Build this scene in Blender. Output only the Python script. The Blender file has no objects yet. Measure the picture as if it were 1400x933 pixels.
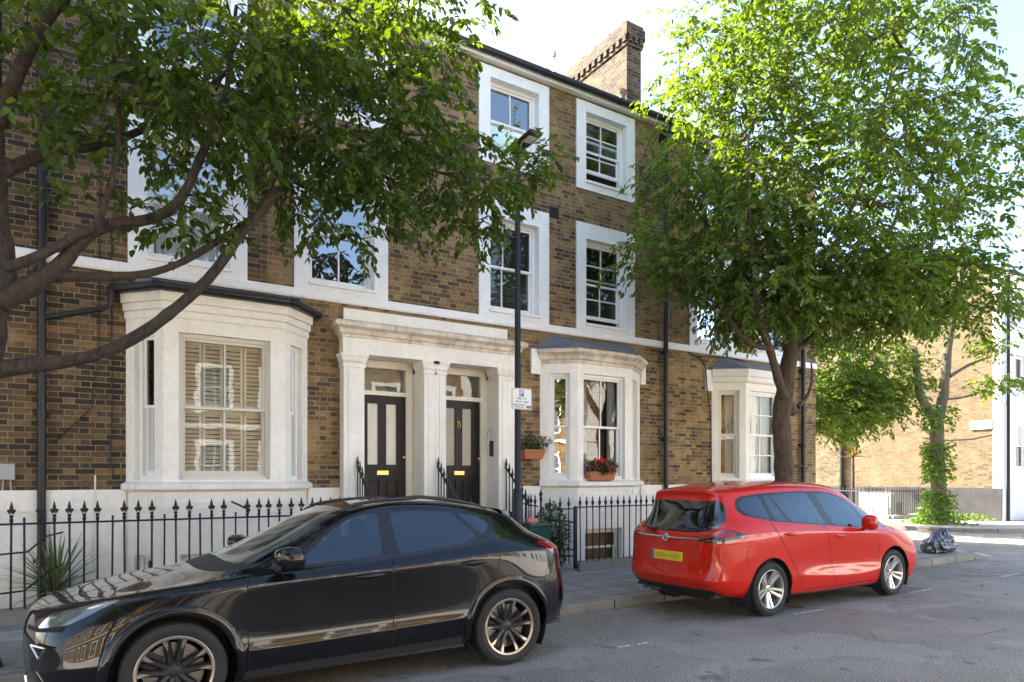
import bpy, bmesh, math, random
import numpy as np
from mathutils import Vector, Matrix
from mathutils import geometry as mgeo

# ------------------------------------------------------------------ camera, light, exposure
scene = bpy.context.scene
C = scene.collection
YAW = math.radians(32)
cam_d = bpy.data.cameras.new('camera'); cam = bpy.data.objects.new('camera', cam_d); C.objects.link(cam)
cam.location = (0, 0, 1.7); cam.rotation_euler = (math.radians(90), 0, -YAW)
cam_d.sensor_width = 36; cam_d.lens = 36*920/1400.0
cam_d.shift_y = (652-466.5)/1400.0
cam_d.clip_start = .1; cam_d.clip_end = 3000
scene.camera = cam

SUN_DIR = Vector((-.5, 1.0, .9)).normalized()          # towards the sun
SUN_EL = math.asin(SUN_DIR.z); SUN_AZ = math.atan2(SUN_DIR.x, SUN_DIR.y)
w = bpy.data.worlds.new('World'); scene.world = w; w.use_nodes = True
nt = w.node_tree; nt.nodes.clear()
sky = nt.nodes.new('ShaderNodeTexSky'); sky.sky_type = 'NISHITA'; sky.sun_disc = False
sky.sun_elevation = SUN_EL; sky.sun_rotation = SUN_AZ
sky.air_density = .9; sky.dust_density = 2.2; sky.ozone_density = .5; sky.altitude = 0
bg = nt.nodes.new('ShaderNodeBackground'); bg.inputs[1].default_value = .085
wo = nt.nodes.new('ShaderNodeOutputWorld')
nt.links.new(sky.outputs[0], bg.inputs[0]); nt.links.new(bg.outputs[0], wo.inputs[0])
sun_d = bpy.data.lights.new('sun', 'SUN'); sun_d.energy = 3.8; sun_d.angle = math.radians(.5); sun_d.color = (1, .90, .76)
sun = bpy.data.objects.new('sun', sun_d); C.objects.link(sun)
sun.rotation_euler = SUN_DIR.to_track_quat('Z', 'Y').to_euler(); sun.location = (-10, 20, 30)
vs = scene.view_settings
vs.view_transform = 'Standard'; vs.look = 'None'; vs.gamma = 1; vs.use_curve_mapping = False; vs.exposure = 3.0
scene.cycles.max_bounces = 8; scene.cycles.transparent_max_bounces = 12

W = 10.35        # plane of the brick front
RND = random.Random(7)
I4 = Matrix.Identity(4)

# ------------------------------------------------------------------ helpers
class MB:
    """collects faces for one mesh object"""
    def __init__(s, M=None): s.v = []; s.f = []; s.M = M or I4
    def add(s, vs_, fs, M=None):
        b = len(s.v); M = s.M @ M if M else s.M
        for p in vs_: s.v.append(tuple(M @ Vector(p)))
        for f in fs: s.f.append(tuple(b+i for i in f))
        return s
    def quad(s, a, b, c, d): return s.add([a, b, c, d], [(0, 1, 2, 3)])
    def box(s, x0, x1, y0, y1, z0, z1, M=None):
        return s.add([(x0, y0, z0), (x1, y0, z0), (x1, y1, z0), (x0, y1, z0), (x0, y0, z1), (x1, y0, z1), (x1, y1, z1), (x0, y1, z1)],
                     [(0, 3, 2, 1), (4, 5, 6, 7), (0, 1, 5, 4), (1, 2, 6, 5), (2, 3, 7, 6), (3, 0, 4, 7)], M)
    def bbox(s, x0, x1, y0, y1, z0, z1, b=.01, M=None):
        """box with bevelled edges on all sides (convex hull of inset corners)"""
        bm = bmesh.new()
        bmesh.ops.create_cube(bm, size=1)
        for v in bm.verts:
            v.co = Vector(((x0+x1)/2+v.co.x*(x1-x0), (y0+y1)/2+v.co.y*(y1-y0), (z0+z1)/2+v.co.z*(z1-z0)))
        b = min(b, .45*min(x1-x0, y1-y0, z1-z0))
        bmesh.ops.bevel(bm, geom=bm.edges[:], offset=b, segments=2, affect='EDGES', profile=.6)
        bm.verts.index_update()
        s.add([v.co[:] for v in bm.verts], [[v.index for v in f.verts] for f in bm.faces], M); bm.free(); return s
    def tube(s, pts, r, n=8, caps=True):
        pts = [Vector(p) for p in pts]
        rr = r if isinstance(r, (list, tuple)) else [r]*len(pts)
        rings = []; prev = None
        for i, p in enumerate(pts):
            d = (pts[min(i+1, len(pts)-1)]-pts[max(i-1, 0)])
            if d.length < 1e-9: d = Vector((0, 0, 1))
            d.normalize()
            if prev is None:
                a = Vector((0, 0, 1)) if abs(d.z) < .9 else Vector((1, 0, 0))
                x = d.cross(a).normalized()
            else:
                x = (prev - d*prev.dot(d))
                x = x.normalized() if x.length > 1e-6 else d.orthogonal().normalized()
            prev = x; y = d.cross(x)
            rings.append([p + (x*math.cos(2*math.pi*k/n)+y*math.sin(2*math.pi*k/n))*rr[i] for k in range(n)])
        V = [q[:] for ring in rings for q in ring]; Fc = []
        for i in range(len(rings)-1):
            for k in range(n):
                k2 = (k+1) % n
                Fc.append((i*n+k, i*n+k2, (i+1)*n+k2, (i+1)*n+k))
        if caps:
            Fc.append(tuple(range(n))[::-1]); Fc.append(tuple((len(rings)-1)*n+k for k in range(n)))
        return s.add(V, Fc)
    def lathe(s, prof, n=24, M=None, closed=False):
        """prof: (radius, z) revolved around local Z"""
        V = []; Fc = []; m = len(prof)
        for k in range(n):
            a = 2*math.pi*k/n
            for r, z in prof: V.append((r*math.cos(a), r*math.sin(a), z))
        for k in range(n):
            k2 = (k+1) % n
            for i in range(m if closed else m-1):
                j = (i+1) % m
                Fc.append((k*m+i, k2*m+i, k2*m+j, k*m+j))
        return s.add(V, Fc, M)
    def prism(s, poly, h0, h1, M=None):
        """poly in local xy, extruded in z"""
        n = len(poly)
        V = [(p[0], p[1], h0) for p in poly]+[(p[0], p[1], h1) for p in poly]
        Fc = [tuple(range(n))[::-1], tuple(n+i for i in range(n))]+[(i, (i+1) % n, n+(i+1) % n, n+i) for i in range(n)]
        return s.add(V, Fc, M)
    def sweep(s, path, prof, caps=True):
        """profile (out, z) swept along a plan path [(x, y)] with mitred corners; out is to the right-hand side (street side) of the walk towards +X"""
        pts = [Vector((p[0], p[1])) for p in path]; n = len(pts); offs = []
        for i in range(n):
            ds = []
            if i > 0: ds.append((pts[i]-pts[i-1]).normalized())
            if i < n-1: ds.append((pts[i+1]-pts[i]).normalized())
            ns = [Vector((d.y, -d.x)) for d in ds]
            m = sum(ns, Vector((0, 0)))
            m.normalize(); m = m/max(.3, m.dot(ns[0])); offs.append(m)
        m = len(prof); V = []; Fc = []
        for i in range(n):
            for o, z in prof:
                q = pts[i]+offs[i]*o; V.append((q.x, q.y, z))
        for i in range(n-1):
            for j in range(m):
                k = (j+1) % m
                Fc.append((i*m+j, (i+1)*m+j, (i+1)*m+k, i*m+k))
        if caps: Fc.append(tuple(range(m))[::-1]); Fc.append(tuple((n-1)*m+j for j in range(m)))
        return s.add(V, Fc)
    def blob(s, c, r, seed=0, amp=.15, sub=2, freq=1.5, flat=None):
        from mathutils import noise
        bm = bmesh.new(); bmesh.ops.create_icosphere(bm, subdivisions=sub, radius=1)
        for v in bm.verts:
            k = 1+amp*noise.noise(v.co*freq+Vector((seed*3.1, seed*1.7, seed)))
            v.co = Vector((c[0]+v.co.x*r[0]*k, c[1]+v.co.y*r[1]*k, c[2]+v.co.z*r[2]*k))
            if flat is not None and v.co.z < flat: v.co.z = flat
        bm.verts.index_update()
        s.add([v.co[:] for v in bm.verts], [[v.index for v in f.verts] for f in bm.faces]); bm.free(); return s
    def build(s, name, mat, parent=None, smooth=False, loc=(0, 0, 0), fix=True):
        me = bpy.data.meshes.new(name); me.from_pydata(s.v, [], s.f)
        mats = mat if isinstance(mat, (list, tuple)) else [mat]
        for m in mats: me.materials.append(m)
        if fix:
            bm = bmesh.new(); bm.from_mesh(me)
            bmesh.ops.recalc_face_normals(bm, faces=bm.faces[:]); bm.to_mesh(me); bm.free()
        if smooth is True: me.polygons.foreach_set('use_smooth', [True]*len(me.polygons))
        elif smooth:
            me.polygons.foreach_set('use_smooth', [True]*len(me.polygons)); me.set_sharp_from_angle(angle=math.radians(smooth))
        me.update()
        o = bpy.data.objects.new(name, me); C.objects.link(o); o.parent = parent; o.location = loc
        return o

def tag(o, label=None, cat=None, group=None, kind=None):
    for k, v in (('label', label), ('category', cat), ('group', group), ('kind', kind)):
        if v: o[k] = v
    return o
def empty(name, label, cat, loc=(0, 0, 0), rz=0, group=None):
    o = bpy.data.objects.new(name, None); C.objects.link(o); o.location = loc; o.rotation_euler = (0, 0, rz)
    o.empty_display_size = .2
    return tag(o, label, cat, group)
def copy_tree(o, parent=None):
    c = o.copy(); C.objects.link(c); c.parent = parent
    for ch in list(o.children): copy_tree(ch, c)
    return c
def rect_wall(mb, u0, u1, z0, z1, holes, P, depth, bx=None):
    """wall sheet in (u, z) with rectangular holes and their reveals going `depth` back; P(u, d, z) gives the 3-D point"""
    us = sorted({u0, u1, *[h[0] for h in holes], *[h[1] for h in holes]}); us = [u for u in us if u0 <= u <= u1]
    zs = sorted({z0, z1, *[h[2] for h in holes], *[h[3] for h in holes]}); zs = [z for z in zs if z0 <= z <= z1]
    for i in range(len(us)-1):
        for j in range(len(zs)-1):
            cu, cz = (us[i]+us[i+1])/2, (zs[j]+zs[j+1])/2
            if any(h[0] < cu < h[1] and h[2] < cz < h[3] for h in holes): continue
            mb.quad(P(us[i], 0, zs[j]), P(us[i+1], 0, zs[j]), P(us[i+1], 0, zs[j+1]), P(us[i], 0, zs[j+1]))
    for a, b, c, d in holes:
        for (p, q, r, t) in (((a, c), (a, d), None, None), ((b, d), (b, c), None, None), ((a, d), (b, d), None, None), ((b, c), (a, c), None, None)):
            mb.quad(P(p[0], 0, p[1]), P(q[0], 0, q[1]), P(q[0], depth, q[1]), P(p[0], depth, p[1]))

# ------------------------------------------------------------------ materials
class NT:
    def __init__(s, name):
        s.m = bpy.data.materials.new(name); s.m.use_nodes = True; s.t = s.m.node_tree; s.t.nodes.clear()
        s.out = s.t.nodes.new('ShaderNodeOutputMaterial')
    def n(s, typ, props=None, **ins):
        nd = s.t.nodes.new('ShaderNode'+typ)
        for k, v in (props or {}).items(): setattr(nd, k, v)
        for k, v in ins.items():
            k2 = int(k[1:]) if k[0] == '_' and k[1:].isdigit() else k.replace('_', ' ')
            s.put(nd, k2, v)
        return nd
    def put(s, nd, k, v):
        if isinstance(v, bpy.types.NodeSocket): s.t.links.new(v, nd.inputs[k])
        elif isinstance(v, bpy.types.Node): s.t.links.new(v.outputs[0], nd.inputs[k])
        else:
            if isinstance(v, tuple) and len(v) == 3 and nd.inputs[k].type == 'RGBA': v = (*v, 1)
            nd.inputs[k].default_value = v
    def math(s, op, a, b=None, c=None, clamp=False):
        nd = s.t.nodes.new('ShaderNodeMath'); nd.operation = op; nd.use_clamp = clamp
        s.put(nd, 0, a)
        if b is not None: s.put(nd, 1, b)
        if c is not None: s.put(nd, 2, c)
        return nd.outputs[0]
    def noise(s, vec, scale, detail=3, rough=.55, dist=0):
        nd = s.n('TexNoise', None, Scale=scale, Detail=detail, Roughness=rough, Distortion=dist)
        if vec is not None: s.put(nd, 'Vector', vec)
        return nd.outputs[0]
    def ramp(s, fac, stops, interp='LINEAR'):
        nd = s.t.nodes.new('ShaderNodeValToRGB'); s.put(nd, 0, fac); cr = nd.color_ramp; cr.interpolation = interp
        while len(cr.elements) < len(stops): cr.elements.new(.5)
        for e, (p, c) in zip(cr.elements, stops):
            e.position = p; e.color = (*c, 1) if not isinstance(c, (int, float)) else (c, c, c, 1)
        return nd.outputs[0]
    def mix(s, fac, a, b, blend='MIX'):
        nd = s.t.nodes.new('ShaderNodeMix'); nd.data_type = 'RGBA'; nd.blend_type = blend
        s.put(nd, 0, fac)
        for i, v in ((6, a), (7, b)):
            if isinstance(v, tuple): v = (*v, 1)
            s.put(nd, i, v)
        return nd.outputs[2]
    def bump(s, h, strength=.3, dist=.01):
        return s.n('Bump', None, Strength=strength, Distance=dist, Height=h).outputs[0]
    def pos(s): return s.n('NewGeometry').outputs[0]
    def obj(s): return s.n('TexCoord').outputs[3]
    def done(s, col, rough=.6, normal=None, metal=0, **kw):
        b = s.n('BsdfPrincipled'); s.put(b, 'Base Color', col); s.put(b, 'Roughness', rough); s.put(b, 'Metallic', metal)
        if normal is not None: s.put(b, 'Normal', normal)
        for k, v in kw.items(): s.put(b, k.replace('_', ' '), v)
        s.t.links.new(b.outputs[0], s.out.inputs[0]); return s.m

def m_plain(name, col, rough=.5, metal=0, var=.12, scale=8, bump=0, **kw):
    t = NT(name); p = t.obj(); nz = t.noise(p, scale, 4)
    f = t.math('MULTIPLY_ADD', nz, var*2, 1-var)
    c = t.mix(1.0, col, t.n('CombineColor', None, Red=f, Green=f, Blue=f).outputs[0], 'MULTIPLY')
    r = t.math('MULTIPLY_ADD', nz, .2, rough-.1, clamp=True)
    return t.done(c, r, t.bump(t.noise(p, scale*6, 4), bump, .01) if bump else None, metal, **kw)

def m_brick(name, cols, mortar, stain=None, bump=.5, plane='XY'):
    """Flemish bond: stretcher and header alternate in each row"""
    t = NT(name); geo = t.pos(); sx = t.n('SeparateXYZ', None, Vector=geo)
    wob = t.noise(geo, 9, 3)
    u = t.math('ADD', sx.outputs[0], sx.outputs[1]); u = t.math('MULTIPLY_ADD', wob, .012, u)
    z = t.math('MULTIPLY_ADD', t.noise(geo, 5, 2), .012, sx.outputs[2])
    row = t.math('FLOOR', t.math('DIVIDE', z, .0755)); fz = t.math('FRACT', t.math('DIVIDE', z, .0755))
    P = .345
    uu = t.math('ADD', t.math('DIVIDE', u, P), t.math('MULTIPLY', row, .5))
    uu = t.math('ADD', uu, t.math('MULTIPLY', t.n('TexWhiteNoise', {'noise_dimensions': '1D'}, W=row).outputs[0], .06))
    fu = t.math('FRACT', uu); iu = t.math('FLOOR', uu); S = .667
    hd = t.math('GREATER_THAN', fu, S)
    idv = t.math('MULTIPLY_ADD', iu, 2.0, hd)
    # distance to the vertical joints in metres
    d1 = t.math('MINIMUM', fu, t.math('SUBTRACT', 1.0, fu)); d2 = t.math('ABSOLUTE', t.math('SUBTRACT', fu, S))
    dv = t.math('MULTIPLY', t.math('MINIMUM', d1, d2), P)
    dh = t.math('MULTIPLY', t.math('MINIMUM', fz, t.math('SUBTRACT', 1.0, fz)), .0755)
    d = t.math('MINIMUM', dv, dh)
    d = t.math('ADD', d, t.math('MULTIPLY', t.math('SUBTRACT', t.noise(geo, 60, 3), .5), .006))
    bk = t.n('MapRange', {'interpolation_type': 'SMOOTHSTEP'}, Value=d, From_Min=.0040, From_Max=.0080).outputs[0]
    idc = t.n('CombineXYZ', None, X=idv, Y=row)
    rn = t.n('TexWhiteNoise', {'noise_dimensions': '2D'}, Vector=idc).outputs[0]
    big = t.noise(geo, .55, 4, .6)
    rn2 = t.math('ADD', t.math('MULTIPLY', rn, .70), t.math('MULTIPLY', t.math('SUBTRACT', big, .40), 1.25), clamp=True)
    n = len(cols)
    col = t.ramp(rn2, [(i/(n-1)*.9+.03, c) for i, c in enumerate(cols)])
    gr = t.ramp(t.noise(geo, 38, 5, .7), [(.25, .55), (.75, 1.35)])
    col = t.mix(1.0, col, gr, 'MULTIPLY'); col = t.mix(1.0, col, (1.05, 1.0, .82), 'MULTIPLY')
    # broad weathering: soot towards some patches, paler repairs in others
    col = t.mix(1.0, col, t.ramp(t.noise(geo, .9, 5, .7, .8), [(.32, .62), (.5, 1.0), (.7, 1.22)]), 'MULTIPLY')
    mc = t.mix(1.0, mortar, t.ramp(t.noise(geo, 6, 4), [(.3, .6), (.7, 1.2)]), 'MULTIPLY')
    col = t.mix(bk, mc, col)
    if stain:
        st = t.ramp(t.noise(geo, 1.3, 5, .65), [(.45, 0.0), (.68, 1.0)])
        col = t.mix(t.math('MULTIPLY', st, .55), col, t.mix(1.0, col, stain, 'MULTIPLY'))
    h = t.math('ADD', bk, t.math('MULTIPLY', t.noise(geo, 70, 4), .35))
    return t.done(col, .88, t.bump(h, bump, .008))

def m_stucco(name, col, dirt=(.42, .38, .31), amt=.5, rough=.55, scale=1.6):
    t = NT(name); p = t.pos()
    sx = t.n('SeparateXYZ', None, Vector=p)
    stv = t.n('CombineXYZ', None, X=t.math('MULTIPLY', sx.outputs[0], 9.0), Y=t.math('MULTIPLY', sx.outputs[1], 9.0), Z=t.math('MULTIPLY', sx.outputs[2], 1.1)).outputs[0]
    streak = t.ramp(t.noise(stv, 1.0, 4, .6), [(.52, 0.0), (.8, 1.0)])
    patch = t.ramp(t.noise(p, scale, 5, .62), [(.4, 0.0), (.8, 1.0)])
    f = t.math('MULTIPLY', t.math('ADD', t.math('MULTIPLY', streak, .5), t.math('MULTIPLY', patch, .7)), amt, clamp=True)
    c = t.mix(f, col, dirt)
    c = t.mix(1.0, c, t.ramp(t.noise(p, 14, 4), [(.3, .93), (.7, 1.03)]), 'MULTIPLY')
    return t.done(c, rough, t.bump(t.noise(p, 11, 6, .65), .25, .012))

def m_glass(name, tint=(.9, .92, .9), boost=1.3, add=.04, wave=.02, wscale=2.2):
    t = NT(name); p = t.pos()
    nm = t.bump(t.noise(p, wscale, 2), wave, .05)
    fr = t.n('Fresnel', None, IOR=1.5, Normal=nm).outputs[0]
    f = t.math('MULTIPLY_ADD', fr, boost, add, clamp=True)
    g = t.n('BsdfGlossy', None, Roughness=.0, Normal=nm); g.inputs[0].default_value = (1, 1, 1, 1)
    tr = t.n('BsdfTransparent'); tr.inputs[0].default_value = (*tint, 1)
    mx = t.n('MixShader', None, _0=f, _1=tr, _2=g)
    t.t.links.new(mx.outputs[0], t.out.inputs[0]); return t.m

M = {}
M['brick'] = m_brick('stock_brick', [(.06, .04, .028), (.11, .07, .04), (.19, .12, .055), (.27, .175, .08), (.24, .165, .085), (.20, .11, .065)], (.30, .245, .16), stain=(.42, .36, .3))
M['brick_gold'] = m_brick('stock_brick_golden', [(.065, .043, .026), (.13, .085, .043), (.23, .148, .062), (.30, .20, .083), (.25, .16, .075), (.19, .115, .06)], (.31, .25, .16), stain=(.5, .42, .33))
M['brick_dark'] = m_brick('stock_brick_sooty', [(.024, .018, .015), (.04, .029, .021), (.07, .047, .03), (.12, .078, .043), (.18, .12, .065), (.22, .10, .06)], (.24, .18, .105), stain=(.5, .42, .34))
M['brick_pale'] = m_brick('pale_yellow_brick', [(.09, .06, .035), (.13, .092, .054), (.165, .12, .074), (.185, .145, .095), (.18, .122, .067), (.13, .082, .047)], (.21, .185, .145), bump=.4)
M['brick_red'] = m_brick('red_arch_brick', [(.25, .07, .04), (.38, .12, .06), (.42, .16, .08)], (.3, .22, .15))
M['stucco'] = m_stucco('cream_stucco', (.86, .82, .74), amt=.36)
M['stucco_w'] = m_stucco('white_masonry_paint', (.84, .84, .83), dirt=(.5, .49, .46), amt=.25)
M['stucco_old'] = m_stucco('weathered_stucco', (.74, .66, .53), dirt=(.22, .17, .11), amt=1.1, scale=4)
M['stucco_soot'] = m_stucco('painted_plinth', (.035, .036, .041), dirt=(.2, .19, .18), amt=.3)
M['wood_white'] = m_plain('white_gloss_paint', (.80, .80, .77), .35, var=.05, scale=4)
M['wood_cream'] = m_plain('cream_gloss_paint', (.74, .68, .54), .4, var=.07, scale=4)
M['shutter'] = m_plain('shutter_paint', (.62, .59, .50), .45, var=.08, scale=3)
M['iron'] = m_plain('black_iron_paint', (.009, .009, .010), .5, var=.3, scale=20, bump=.15)
M['pipe'] = m_plain('black_pipe_paint', (.009, .009, .011), .48, var=.3, scale=9, bump=.1)
M['door'] = m_plain('black_door_paint', (.010, .008, .007), .4, var=.1, scale=40, Specular_IOR_Level=.25)
M['brass'] = m_plain('brass', (.75, .5, .18), .3, metal=1, var=.15)
M['lead'] = m_plain('lead_sheet', (.11, .12, .14), .5, var=.25, scale=4, bump=.2)
M['slate'] = m_plain('slate', (.09, .09, .1), .6, var=.25, scale=5, bump=.2)
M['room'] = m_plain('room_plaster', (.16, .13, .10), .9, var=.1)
M['curtain'] = m_plain('net_curtain', (.62, .62, .58), .9, var=.1, scale=3)
M['blind'] = m_plain('dark_blind_slats', (.20, .19, .16), .6, var=.1)
M['blind_brown'] = m_plain('brown_bamboo_blind', (.30, .17, .09), .7, var=.25, scale=12)
M['frosted'] = m_plain('frosted_glass', (.66, .62, .52), .2, var=.2, scale=5)
M['frosted_dark'] = m_plain('dim_frosted_glass', (.27, .24, .18), .2, var=.2, scale=5)
M['glass'] = m_glass('window_glass', boost=.9, add=.02)
M['glass_strong'] = m_glass('window_glass_bright', boost=1.9, add=.15, wave=.03)
M['pot'] = m_plain('sooty_pot', (.16, .06, .04), .8, var=.3)
M['terracotta'] = m_plain('terracotta', (.40, .14, .065), .75, var=.15, scale=10, bump=.2)
M['white_plastic'] = m_plain('white_plastic', (.75, .75, .74), .4, var=.05)
M['grey_plastic'] = m_plain('grey_plastic', (.35, .35, .34), .5, var=.05)
M['black_plastic'] = m_plain('black_plastic', (.015, .015, .016), .45, var=.1)
M['green_plastic'] = m_plain('green_bin_plastic', (.015, .07, .045), .45, var=.1)
M['pink_bag'] = m_plain('pink_carrier_bag', (.75, .22, .2), .5, var=.1)
M['metal'] = m_plain('galvanised', (.45, .45, .45), .35, metal=.9, var=.2)
M['soil'] = m_plain('soil', (.09, .065, .04), .95, var=.4, scale=15, bump=.6)
M['plinth'] = m_plain('plinth_stone', (.22, .20, .16), .85, var=.35, scale=7, bump=.5)
# ------------------------------------------------------------------ parenting in world space
def wmat(o):
    if o is None: return Matrix.Identity(4)
    b = Matrix.LocRotScale(o.location, o.rotation_euler, o.scale)
    return (wmat(o.parent) @ o.matrix_parent_inverse @ b) if o.parent else b
_b = MB.build
def _build(s, name, mat, parent=None, smooth=False, fix=True, label=None, kind=None):
    o = _b(s, name, mat, parent, smooth, (0, 0, 0), fix)
    if parent is not None: o.matrix_parent_inverse = wmat(parent).inverted()
    if kind: o['kind'] = kind
    if label: o['label'] = label
    return o
MB.build = _build

def sheet(mb, poly, z, mapz=None):
    tri = mgeo.tessellate_polygon([[Vector((p[0], p[1], 0)) for p in poly]])
    mb.add([(p[0], p[1], mapz(p) if mapz else z) for p in poly], [tuple(t) for t in tri])

# ------------------------------------------------------------------ ground, road, pavement
def m_asphalt():
    t = NT('asphalt'); p = t.pos()
    a = t.mix(1.0, t.ramp(t.noise(p, 170, 3, .75), [(.32, .2), (.5, .9), (.70, 3.0)]), t.ramp(t.noise(p, 62, 3, .8), [(.34, .35), (.5, .95), (.68, 2.1)]), 'MULTIPLY')
    big = t.ramp(t.noise(p, .8, 5, .6), [(.3, .8), (.7, 1.25)])
    base = t.mix(1.0, (.195, .174, .145), a, 'MULTIPLY'); base = t.mix(1.0, base, big, 'MULTIPLY')
    patch = t.ramp(t.noise(p, .55, 3, .5, .6), [(.56, 0.0), (.575, 1.0)])
    base = t.mix(t.math('MULTIPLY', patch, .42), base, t.mix(1.0, (.30, .275, .235), a, 'MULTIPLY'))
    vo = t.n('TexVoronoi', {'feature': 'DISTANCE_TO_EDGE'}, Scale=.9)
    wp = t.n('VectorMath', {'operation': 'ADD'}, _0=p, _1=t.n('TexNoise', None, Scale=3.0, Detail=5).outputs[1]); t.put(vo, 'Vector', wp)
    crack = t.ramp(vo.outputs[0], [(.0, 1.0), (.018, 0.0)])
    msk = t.ramp(t.noise(p, .5, 3), [(.52, 0.0), (.6, 1.0)])
    ck = t.math('MULTIPLY', crack, msk)
    base = t.mix(t.math('MULTIPLY', ck, .7), base, (.035, .032, .03))
    tar = t.ramp(t.noise(p, 2.6, 3), [(.64, 0.0), (.68, 1.0)])
    base = t.mix(t.math('MULTIPLY', tar, .5), base, (.05, .045, .04))
    h = t.math('ADD', t.noise(p, 150, 3, .7), t.math('MULTIPLY', ck, -1.5)); h = t.math('ADD', h, t.math('MULTIPLY', t.noise(p, 1.2, 4), 3.0))
    return t.done(base, .82, t.bump(h, .6, .008))
def m_paving(name, bw, bh, cols, gap=(.08, .075, .065)):
    t = NT(name); p = t.pos()
    b = t.n('TexBrick', {'offset': .5, 'squash': 1.0}, Vector=p, Scale=1.0, Brick_Width=bw, Row_Height=bh, Mortar_Size=.012, Mortar_Smooth=.2, Color1=(0, 0, 0), Color2=(1, 1, 1), Mortar=(.5, .5, .5))
    c = t.ramp(b.outputs[0], [(0, cols[0]), (.5, cols[1]), (1, cols[2])])
    c = t.mix(1.0, c, t.ramp(t.noise(p, 2.2, 6, .65), [(.3, .7), (.7, 1.2)]), 'MULTIPLY')
    c = t.mix(1.0, c, t.ramp(t.noise(p, 90, 3, .7), [(.3, .8), (.7, 1.2)]), 'MULTIPLY')
    c = t.mix(b.outputs[1], c, gap)
    h = t.math('SUBTRACT', t.math('MULTIPLY', t.noise(p, 60, 4), .4), b.outputs[1])
    return t.done(c, .85, t.bump(h, .5, .006))
M['asphalt'] = m_asphalt()
M['paving'] = m_paving('paving_slabs', .9, .6, [(.22, .20, .17), (.27, .25, .215), (.32, .295, .255)])
M['kerb'] = m_paving('granite_kerb', .92, 30.0, [(.15, .14, .125), (.21, .195, .17), (.26, .24, .21)], gap=(.03, .028, .025))
M['concrete'] = m_plain('concrete', (.33, .31, .28), .85, var=.25, scale=3, bump=.3)
M['earth'] = m_plain('earth', (.10, .085, .06), .95, var=.35, scale=.5, bump=.4)
def m_worn():
    t = NT('worn_road_paint'); p = t.pos()
    k = t.ramp(t.noise(p, 22, 5, .7), [(.42, 0.0), (.55, 1.0)])
    return t.done(t.mix(k, (.14, .135, .125), (.62, .61, .57)), .8, t.bump(t.noise(p, 150, 3), .5, .006))
M['paint'] = m_worn()

g = MB(); g.box(-400, 400, -400, 400, -1.0, -.55); g.build('ground', M['earth'], kind='structure')
def road_z(y): return 0.0 if y < 5.3 else -.08*min(1, (y-5.3)/1.66)
r = MB(); ys = [-1.2, 1, 3, 5.3, 5.8, 6.3, 6.98, 9.4, 60]; xs = [-60, -20, -5, 5, 17.2, 60, 200]
for i in range(len(xs)-1):
    for j in range(len(ys)-1):
        if ys[j] > 6.5 and (xs[i+1] <= 17.2 or xs[i] > 17.2 and ys[j] >= 9.4 and xs[i] >= 60): continue
        r.quad((xs[i], ys[j], road_z(ys[j])), (xs[i+1], ys[j], road_z(ys[j])), (xs[i+1], ys[j+1], road_z(ys[j+1])), (xs[i], ys[j+1], road_z(ys[j+1])))
r.quad((14, 6.98, -.08), (17.2, 6.98, -.08), (17.2, 60, -.08), (14, 60, -.08))
r.build('road', M['asphalt'], kind='structure')

def arc(cx, cy, r, a0, a1, n=10): return [(cx+r*math.cos(math.radians(a0+(a1-a0)*i/n)), cy+r*math.sin(math.radians(a0+(a1-a0)*i/n))) for i in range(n+1)]
KZ = .045
kprof = [(-.13, -.12), (0, -.12), (0, KZ-.015), (-.015, KZ), (-.13, KZ)]
near = [(-60, 6.96)]+arc(15.7, 8.56, 1.6, -90, 0)+[(17.3, 60)]
far = [(23.2, 60)]+arc(26.4, 12.4, 3.2, 180, 270)+[(200, 9.2)]
k = MB(); k.sweep(near, kprof)
k.sweep(far[::1], [(-.13, -.12), (0, -.12), (0, KZ-.015), (-.015, KZ), (-.13, KZ)])
k.sweep([(-60, -1.15), (200, -1.15)], [(0, -.12), (.13, -.12), (.13, .08), (.0, .08)])
k.build('kerb', M['kerb'], kind='structure')
pv = MB()
sheet(pv, [(-60, 7.09)]+arc(15.7, 8.56, 1.47, -90, 0)+[(17.17, 60), (15.5, 60), (15.5, 9.36), (-60, 9.36)], KZ)
pv.build('pavement', M['paving'], kind='structure')
pv = MB(); sheet(pv, [(23.33, 60)]+arc(26.4, 12.4, 3.07, 180, 270)+[(200, 9.33), (200, 11.6), (28.6, 11.6), (28.6, 60)], KZ)
pv.build('far_pavement', M['concrete'], kind='structure')
pv = MB(); sheet(pv, [(-60, -1.28), (200, -1.28), (200, -7.2), (-60, -7.2)], .08); pv.build('opposite_pavement', M['paving'], kind='structure')
pm = MB()
for (x0, y0, x1, y1, wd) in [(4.42, 5.1, 4.9, 5.07, .05), (7.35, 5.18, 8.0, 5.16, .05), (10.15, 5.24, 10.8, 5.24, .05), (13.05, 5.26, 13.8, 5.26, .06), (13.55, 5.26, 13.15, 5.95, .05), (1.0, 5.0, 1.7, 5.0, .05)]:
    d = Vector((x1-x0, y1-y0)).normalized(); nrm = Vector((-d.y, d.x))*wd
    q = [(x0, y0), (x1, y1), (x1+nrm.x, y1+nrm.y), (x0+nrm.x, y0+nrm.y)]
    pm.add([(a, b, road_z(b)+.004) for a, b in q], [(0, 1, 2, 3)])
for (x0, x1) in [(16.6, 19.5)]:
    pm.add([(16.9, 7.1, -.074), (17.0, 7.0, -.074), (18.6, 8.6, -.074), (18.5, 8.7, -.074)], [(0, 1, 2, 3)])
pm.build('road_markings', M['paint'], kind='structure')
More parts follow.
